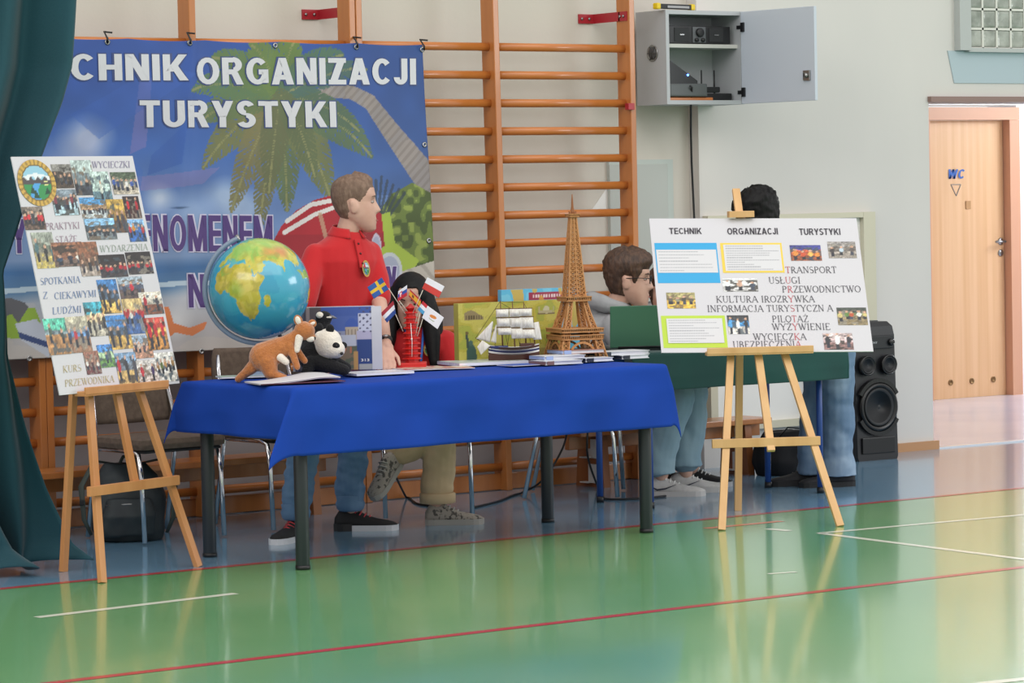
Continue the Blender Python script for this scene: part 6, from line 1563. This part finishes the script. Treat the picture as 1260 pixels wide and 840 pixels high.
w_ = MB(); w_.tube([(.0, -.02, .95), (.012, -.05, .88), (.01, -.06, .80)], .004, 6); w_.tube([(.0, .05, .95), (.02, .04, .88), (.02, .04, .80)], .004, 6); obj('drawstring', w_, M_white, P3)
b = MB(); b.rings([((-.2, .1, .56), .16, .13, R(60)), ((-.19, .1, .47), .17, .15, R(60)), ((-.18, .1, .43), .15, .13, R(60))])
chain(b, [(-.16, .02, .49), (.25, -.09, .5), (.185, -.07, .3), (.15, -.05, .16)], [.098, .085, .075, .070]); b.lathe([(.066, .30), (.078, .24), (.082, .115), (.06, .113)], 20, T(.152, -.052, 0)); chain(b, [(-.16, .18, .49), (.325, .13, .505), (.315, .13, .3), (.285, .125, .18)], [.098, .088, .086, .084]); b.lathe([(.08, .34), (.09, .26), (.094, .135), (.07, .133)], 20, T(.285, .128, 0))
link('jeans', blob(b, .007, 4, (.009, (9, 9, 12))), M_jean2, P3)
M_sgrey = mat('sneaker_white', '#c9c6c4', .6, var=(30, '#b5b2b0', .4, .7)); M_ink = M_ink; M_mark = mat('mark_navy', '#1d2436', .5)
shoe(P3, (.16, -.055, 0), R(-3), M_sgrey, mat('sole_offwhite', '#c2bfbd', .5), M_white, .30, 0, M_mark); shoe(P3, (.285, .13, 0), R(2), M_sgrey, mat('sole_offwhite', '#c2bfbd', .5), M_white, .30, 0, M_mark)

# --- black-haired person leaning over the desk
P4, p4 = person('standing black haired person in washed jeans bending behind the white board', 1010, 598)
H4 = T(-.29, .05, 1.385) @ RZ(R(168)) @ RY(R(22)) @ Matrix.Scale(1.0, 4)
b = MB(); add_head(b, H4); chain(b, [(-.16, .03, 1.22), (-.22, .04, 1.31)], [.06, .053])
b.rings([((.07, .0, .82), .13, .1, R(80)), ((.0, .01, 1.0), .14, .1, R(80)), ((-.1, .02, 1.15), .16, .1, R(80)), ((-.16, .03, 1.22), .08, .07, R(80))])
for s_, sd in ((-1, -1), (1, 1)):
    chain(b, [(-.11, .02+s_*.17, 1.13), (-.18, .02+s_*.2, .90), (-.40, .02+s_*.13, .80)], [.042, .036, .026]); hand(b, (-.40, .02+s_*.13, .80), (-1, 0, -.1), (0, 0, 1), 1, .3, sd)
chain(b, [(.07, -.06, .82), (.09, -.05, .46), (.10, -.02, .09)], [.075, .052, .036]); chain(b, [(.06, .08, .82), (.0, .08, .46), (-.05, .06, .09)], [.075, .052, .036])
link('body', blob(b, .005, 3), M_skin2, P4); face(H4, P4, '#2a1c16', M_hblack)
def reg4(th, z):
    a = abs(((th+PI) % (2*PI))-PI); line = .055 if a < .8 else (.055-(a-.8)*.2 if a < 1.2 else -.02-.05*sst(1.4, 2.2, a)); return sst(line-.014, line+.016, z)
hair_cap(H4, P4, reg4, lambda th, z: .02+.018*sst(0, .1, z), M_hblack)
b = MB(); b.rings([((.075, .0, .78), .165, .135, R(80)), ((.03, .005, .93), .165, .13, R(80)), ((-.06, .015, 1.08), .19, .13, R(80)), ((-.13, .025, 1.18), .17, .11, R(80)), ((-.17, .03, 1.235), .085, .08, R(80))])
for s_ in (-1, 1): chain(b, [(-.11, .02+s_*.155, 1.13), (-.18, .02+s_*.2, .92), (-.38, .02+s_*.135, .82)], [.07, .06, .045])
link('sweatshirt', blob(b, .008, 4, (.008, (8, 8, 8))), M_blackc, P4)
b = MB(); b.rings([((.07, .0, .86), .15, .12, R(80)), ((.07, .0, .76), .165, .13, R(80)), ((.075, .0, .70), .15, .115, R(80))])
chain(b, [(.08, -.06, .76), (.09, -.05, .46), (.085, -.03, .14)], [.10, .086, .080]); b.lathe([(.07, .2), (.084, .14), (.094, .055), (.07, .053)], 20, T(.09, -.03, 0)); chain(b, [(.06, .08, .76), (.0, .08, .46), (-.04, .065, .14)], [.10, .084, .078]); b.lathe([(.07, .2), (.08, .14), (.088, .06), (.07, .058)], 20, T(-.035, .063, 0))
link('jeans', blob(b, .007, 3, (.010, (8, 8, 13))), M_jean3, P4)
M_sdk = mat('shoe_charcoal', '#26262a', .75); shoe(P4, (.09, -.03, 0), R(188), M_sdk, mat('sole_black', '#1a1a1c', .6), M_black, .29); shoe(P4, (-.055, .06, 0), R(182), M_sdk, mat('sole_black', '#1a1a1c', .6), M_black, .29)

# --- person sitting behind the white board, only a foot and a sleeve show
P5, p5 = person('seated person in black almost hidden behind the white board', 840, 600)
H5 = T(-.05, .36, .99) @ RZ(R(-100)) @ Matrix.Scale(1.02, 4)
b = MB(); add_head(b, H5); chain(b, [(-.05, .39, .79), (-.05, .38, .91)], [.06, .052])
b.rings([((-.05, .42, .40), .14, .1, 0), ((-.05, .40, .6), .14, .09, 0), ((-.05, .39, .76), .13, .085, 0), ((-.05, .39, .84), .06, .06, 0)])
for s_, sd in ((-1, 1), (1, -1)):
    chain(b, [(-.05+s_*.16, .39, .75), (-.05+s_*.2, .26, .55), (-.05+s_*.1, .03, .50)], [.042, .036, .026]); hand(b, (-.05+s_*.1, .03, .50), (-s_*.2, -.9, -.1), (0, 0, 1), 1, .4, sd)
chain(b, [(-.13, .40, .41), (-.10, -.0, .44), (-.06, .03, .09)], [.075, .052, .036]); chain(b, [(.03, .40, .41), (.03, .02, .44), (.055, .05, .09)], [.075, .052, .036])
link('body', blob(b, .0055, 3), M_skin2, P5); face(H5, P5, '#2a1c16', M_hblack)
hair_cap(H5, P5, reg4, lambda th, z: .016+.012*sst(0, .1, z), M_hbrown)
b = MB(); b.rings([((-.05, .42, .40), .18, .13, 0), ((-.05, .40, .58), .18, .13, 0), ((-.05, .39, .74), .2, .12, 0), ((-.05, .39, .8), .13, .09, 0), ((-.05, .39, .85), .07, .07, 0)])
for s_ in (-1, 1): chain(b, [(-.05+s_*.15, .39, .75), (-.05+s_*.2, .27, .56), (-.05+s_*.11, .06, .51)], [.07, .06, .045])
link('sweatshirt', blob(b, .008, 4, (.008, (8, 8, 8))), M_blackc, P5)
b = MB(); b.rings([((-.05, .41, .47), .16, .12, 0), ((-.05, .41, .385), .17, .12, 0)])
chain(b, [(-.13, .40, .42), (-.10, .0, .44), (-.07, .02, .26)], [.085, .075, .062]); chain(b, [(.03, .40, .42), (.03, .02, .44), (.045, .045, .26)], [.085, .075, .062])
link('trousers', blob(b, .008, 4, (.008, (9, 9, 12))), M_blackc, P5)
shoe(P5, (-.06, .03, 0), R(-60), M_sblk, M_swht, M_white, .26); shoe(P5, (.07, .05, 0), R(-8), M_sblk, M_swht, M_white, .26)
# ------------------------------------------------------------------ party speaker by the wall
M_spk = mat('speaker_black', '#1b1c20', .42, bump=(60, .05, .002)); M_cone = mat('speaker_cone', '#1d1f22', .55); M_ringb = mat('speaker_ring', '#0e0e10', .3)
s0 = Vector((2.47, -.10, 0)); SW, SDp, SH = .335, .30, .775
spk = thing('party_speaker', 'tall black party speaker standing against the pale wall', 'speaker', s0, R(-2))
def cab_poly(): 
    w, d = SW/2, SDp
    return [(-w+.02, 0), (w-.02, 0), (w, .03), (w-.01, d), (-w+.01, d), (-w, .03)]
w_ = MB(); vs, fs = [], []; levels = [(0, .94), (.02, 1), (.70, 1), (.75, .95), (SH, .82)]
for z, k in levels: vs += [(x*k, .005+(1-k)*.5*SDp*(z > .5)+y*k+(.0 if z < .7 else .02), z) for x, y in cab_poly()]
for i in range(len(levels)-1):
    for j in range(6): fs.append([i*6+j, i*6+(j+1) % 6, (i+1)*6+(j+1) % 6, (i+1)*6+j])
fs += [list(range(6))[::-1], [(len(levels)-1)*6+j for j in range(6)]]; w_._add(vs, fs); obj('cabinet', w_, M_spk, spk)
def cone(name, x, z, r, depth=.03):
    w_ = MB(); w_.lathe([(r*1.08, 0), (r*1.08, .018), (r*.96, .024), (r*.9, .012)], 40, T(x, .004, z) @ RX(PI/2)); g = obj(name, w_, M_ringb, spk)
    w_ = MB(); w_.lathe([(r*.9, .012), (r*.80, .020), (r*.72, .012), (r*.3, .004), (.0, .016)], 40, T(x, .003, z) @ RX(PI/2)); obj('cone', w_, M_cone, g)
    return g
wf = cone('woofer', 0, .30, .125); cone('tweeter', -.078, .535, .052); cone('tweeter', .078, .535, .052)
for s_ in (1, -1):                                              # moulded brows above and below the big driver
    w_ = MB(); n = 16
    for k in range(n):
        a0, a1 = R(28)+R(124)*k/n, R(28)+R(124)*(k+1)/n; f_ = lambda a: (.15*math.cos(a), -.004, .30+s_*.15*math.sin(a)); w_.bar(f_(a0), f_(a1), .018, .022, (0, 1, 0))
    obj('trim', w_, M_ringb, spk)
w_ = MB(); w_.box((0, .0, .085), (.24, .012, .09), None, .004); obj('bass_port', w_, M_ringb, spk)
w_ = MB(); w_.box((.0, .012, .662), (.26, .012, .07), T(0, 0, 0), .003); cp = obj('control_panel', w_, M_spk, spk)
w_ = MB(); w_.lathe([(.02, 0), (.02, .014), (.014, .018)], 20, T(.105, .006, .66) @ RX(PI/2)); kn = obj('knob', w_, M_ringb, cp)
w_ = MB(); w_.ell((.112, -.014, .648), (.005, .004, .005), None, 8); obj('light', w_, M_steel, cp)
link('lettering', fit_mesh(text_mesh('SONY', 1, .01), -.045, .005, .655, .667, lambda u, v, d: Vector((u, .0045-d, v)), .001), mat('silver_print', '#b9bcc2', .3, .6), cp)
w_ = MB(); w_.box((0, .17, SH+.002), (.2, .13, .008), None, .003); obj('top_panel', w_, mat('panel_gloss', '#3a3c42', .15), spk)

# ------------------------------------------------------------------ backpack, bag, roll, cables
M_pack = mat('pack_nylon', '#20272b', .6, var=(8, '#2c3538', .4, .7), bump=(120, .3, .002)); M_strap = mat('strap_webbing', '#3c443f', .7)
bp = thing('backpack', 'dark backpack slumped on the floor under a brown chair', 'backpack', (-2.62, -.645, 0), R(-30))
b = MB(); b.rings([((0, 0, .0), .15, .10, 0), ((0, 0, .05), .17, .12, 0), ((0, .01, .2), .165, .11, 0), ((-.01, .02, .29), .14, .085, 0), ((-.01, .03, .345), .09, .05, 0)]); link('body', blob(b, .008, 4, (.012, (7, 7, 7))), M_pack, bp)
b = MB(); b.rings([((.0, -.10, .03), .12, .05, 0), ((.0, -.11, .12), .125, .055, 0), ((.0, -.095, .2), .10, .035, 0)]); link('front_pocket', blob(b, .007, 3, (.008, (9, 9, 9))), M_pack, bp)
w_ = MB(); w_.tube([(-.1, -.118, .17), (0, -.142, .175), (.1, -.118, .17)], .004, 6); obj('zip', w_, M_steel, bp)
for s_ in (-1, 1):
    w_ = MB(); w_.tube([(s_*.06, .09, .34), (s_*.15, .05, .36), (s_*.21, -.02, .25), (s_*.20, -.03, .1), (s_*.17, -.02, .03)], [.012, .016, .018, .014, .010], 8, None, .4); g = obj('strap', w_, M_strap, bp)
    w_ = MB(); w_.box((s_*.208, -.03, .18), (.02, .03, .025), None, .004); obj('buckle', w_, M_black, g)
w_ = MB(); w_.tube([(-.04, .05, .335), (-.02, .05, .375), (.03, .05, .375), (.05, .05, .335)], .008, 8); obj('handle', w_, M_strap, bp)
dg_ = thing('duffel_bag', 'black soft bag on the floor behind the pale easel', 'bag', (1.60, -.42, 0), R(-30))
b = MB(); b.rings([((0, 0, 0), .23, .11, 0), ((0, 0, .07), .25, .13, 0), ((-.02, 0, .16), .22, .11, 0), ((-.05, 0, .235), .14, .07, 0)]); link('body', blob(b, .008, 4, (.014, (7, 7, 7))), M_blackc, dg_)
w_ = MB(); w_.tube([(-.14, -.08, .19), (-.08, -.10, .26), (.02, -.10, .25), (.1, -.09, .17)], .009, 8, None, .5); obj('handle', w_, M_black, dg_)
w_ = MB(); w_.tube([(-.15, -.0, .235), (-.04, -.01, .245), (.1, .0, .19)], .004, 6); obj('zip', w_, M_steel, dg_)
a = atz(305, 624); rl = thing('bowl', 'round dark bowl with pale rim under the wall bars', 'bowl', (a.x, .2, 0))
w_ = MB(); w_.lathe([(.055, 0), (.066, .045), (.062, .047), (.052, .006)], 26); obj('rim', w_, mat('bowl_grey', '#8b8a8a', .5), rl)
w_ = MB(); w_.lathe([(.058, .038), (.0, .039)], 26); obj('filling', w_, M_black, rl)
def floor_cable(pts, label, r=.0055):
    P_ = [atz(*q, r) if len(q) == 2 else aty(q[0], q[1], q[2]) for q in pts]; w_ = MB(); S_ = []
    for i in range(len(P_)-1):
        p0, p1, p2, p3 = P_[max(i-1, 0)], P_[i], P_[i+1], P_[min(i+2, len(P_)-1)]
        for k in range(8):
            t = k/8; S_.append(.5*((2*p1)+(p2-p0)*t+(2*p0-5*p1+4*p2-p3)*t*t+(3*p1-p0-3*p2+p3)*t**3))
    S_.append(P_[-1])
    for q in S_: q.z = max(q.z, r)
    w_.tube(S_, r, 7); tag(obj('power_cable', w_, mat('cable_black', '#17171a', .5)), label, 'cable')
floor_cable([(583, 624), (612, 617), (640, 607), (668, 590, -.42), (692, 552, -.42), (700, 520, -.42)], 'black cable running from the girl shoe up behind the table')
floor_cable([(724, 520, -.6), (723, 560, -.6), (736, 600), (742, 612), (760, 614), (800, 612), (850, 606)], 'black cable curling round the blue desk leg to the sneakers')
floor_cable([(468, 540, -.35), (478, 566, -.4), (500, 612), (512, 619), (528, 622)], 'black cable trailing on the floor behind the girl')
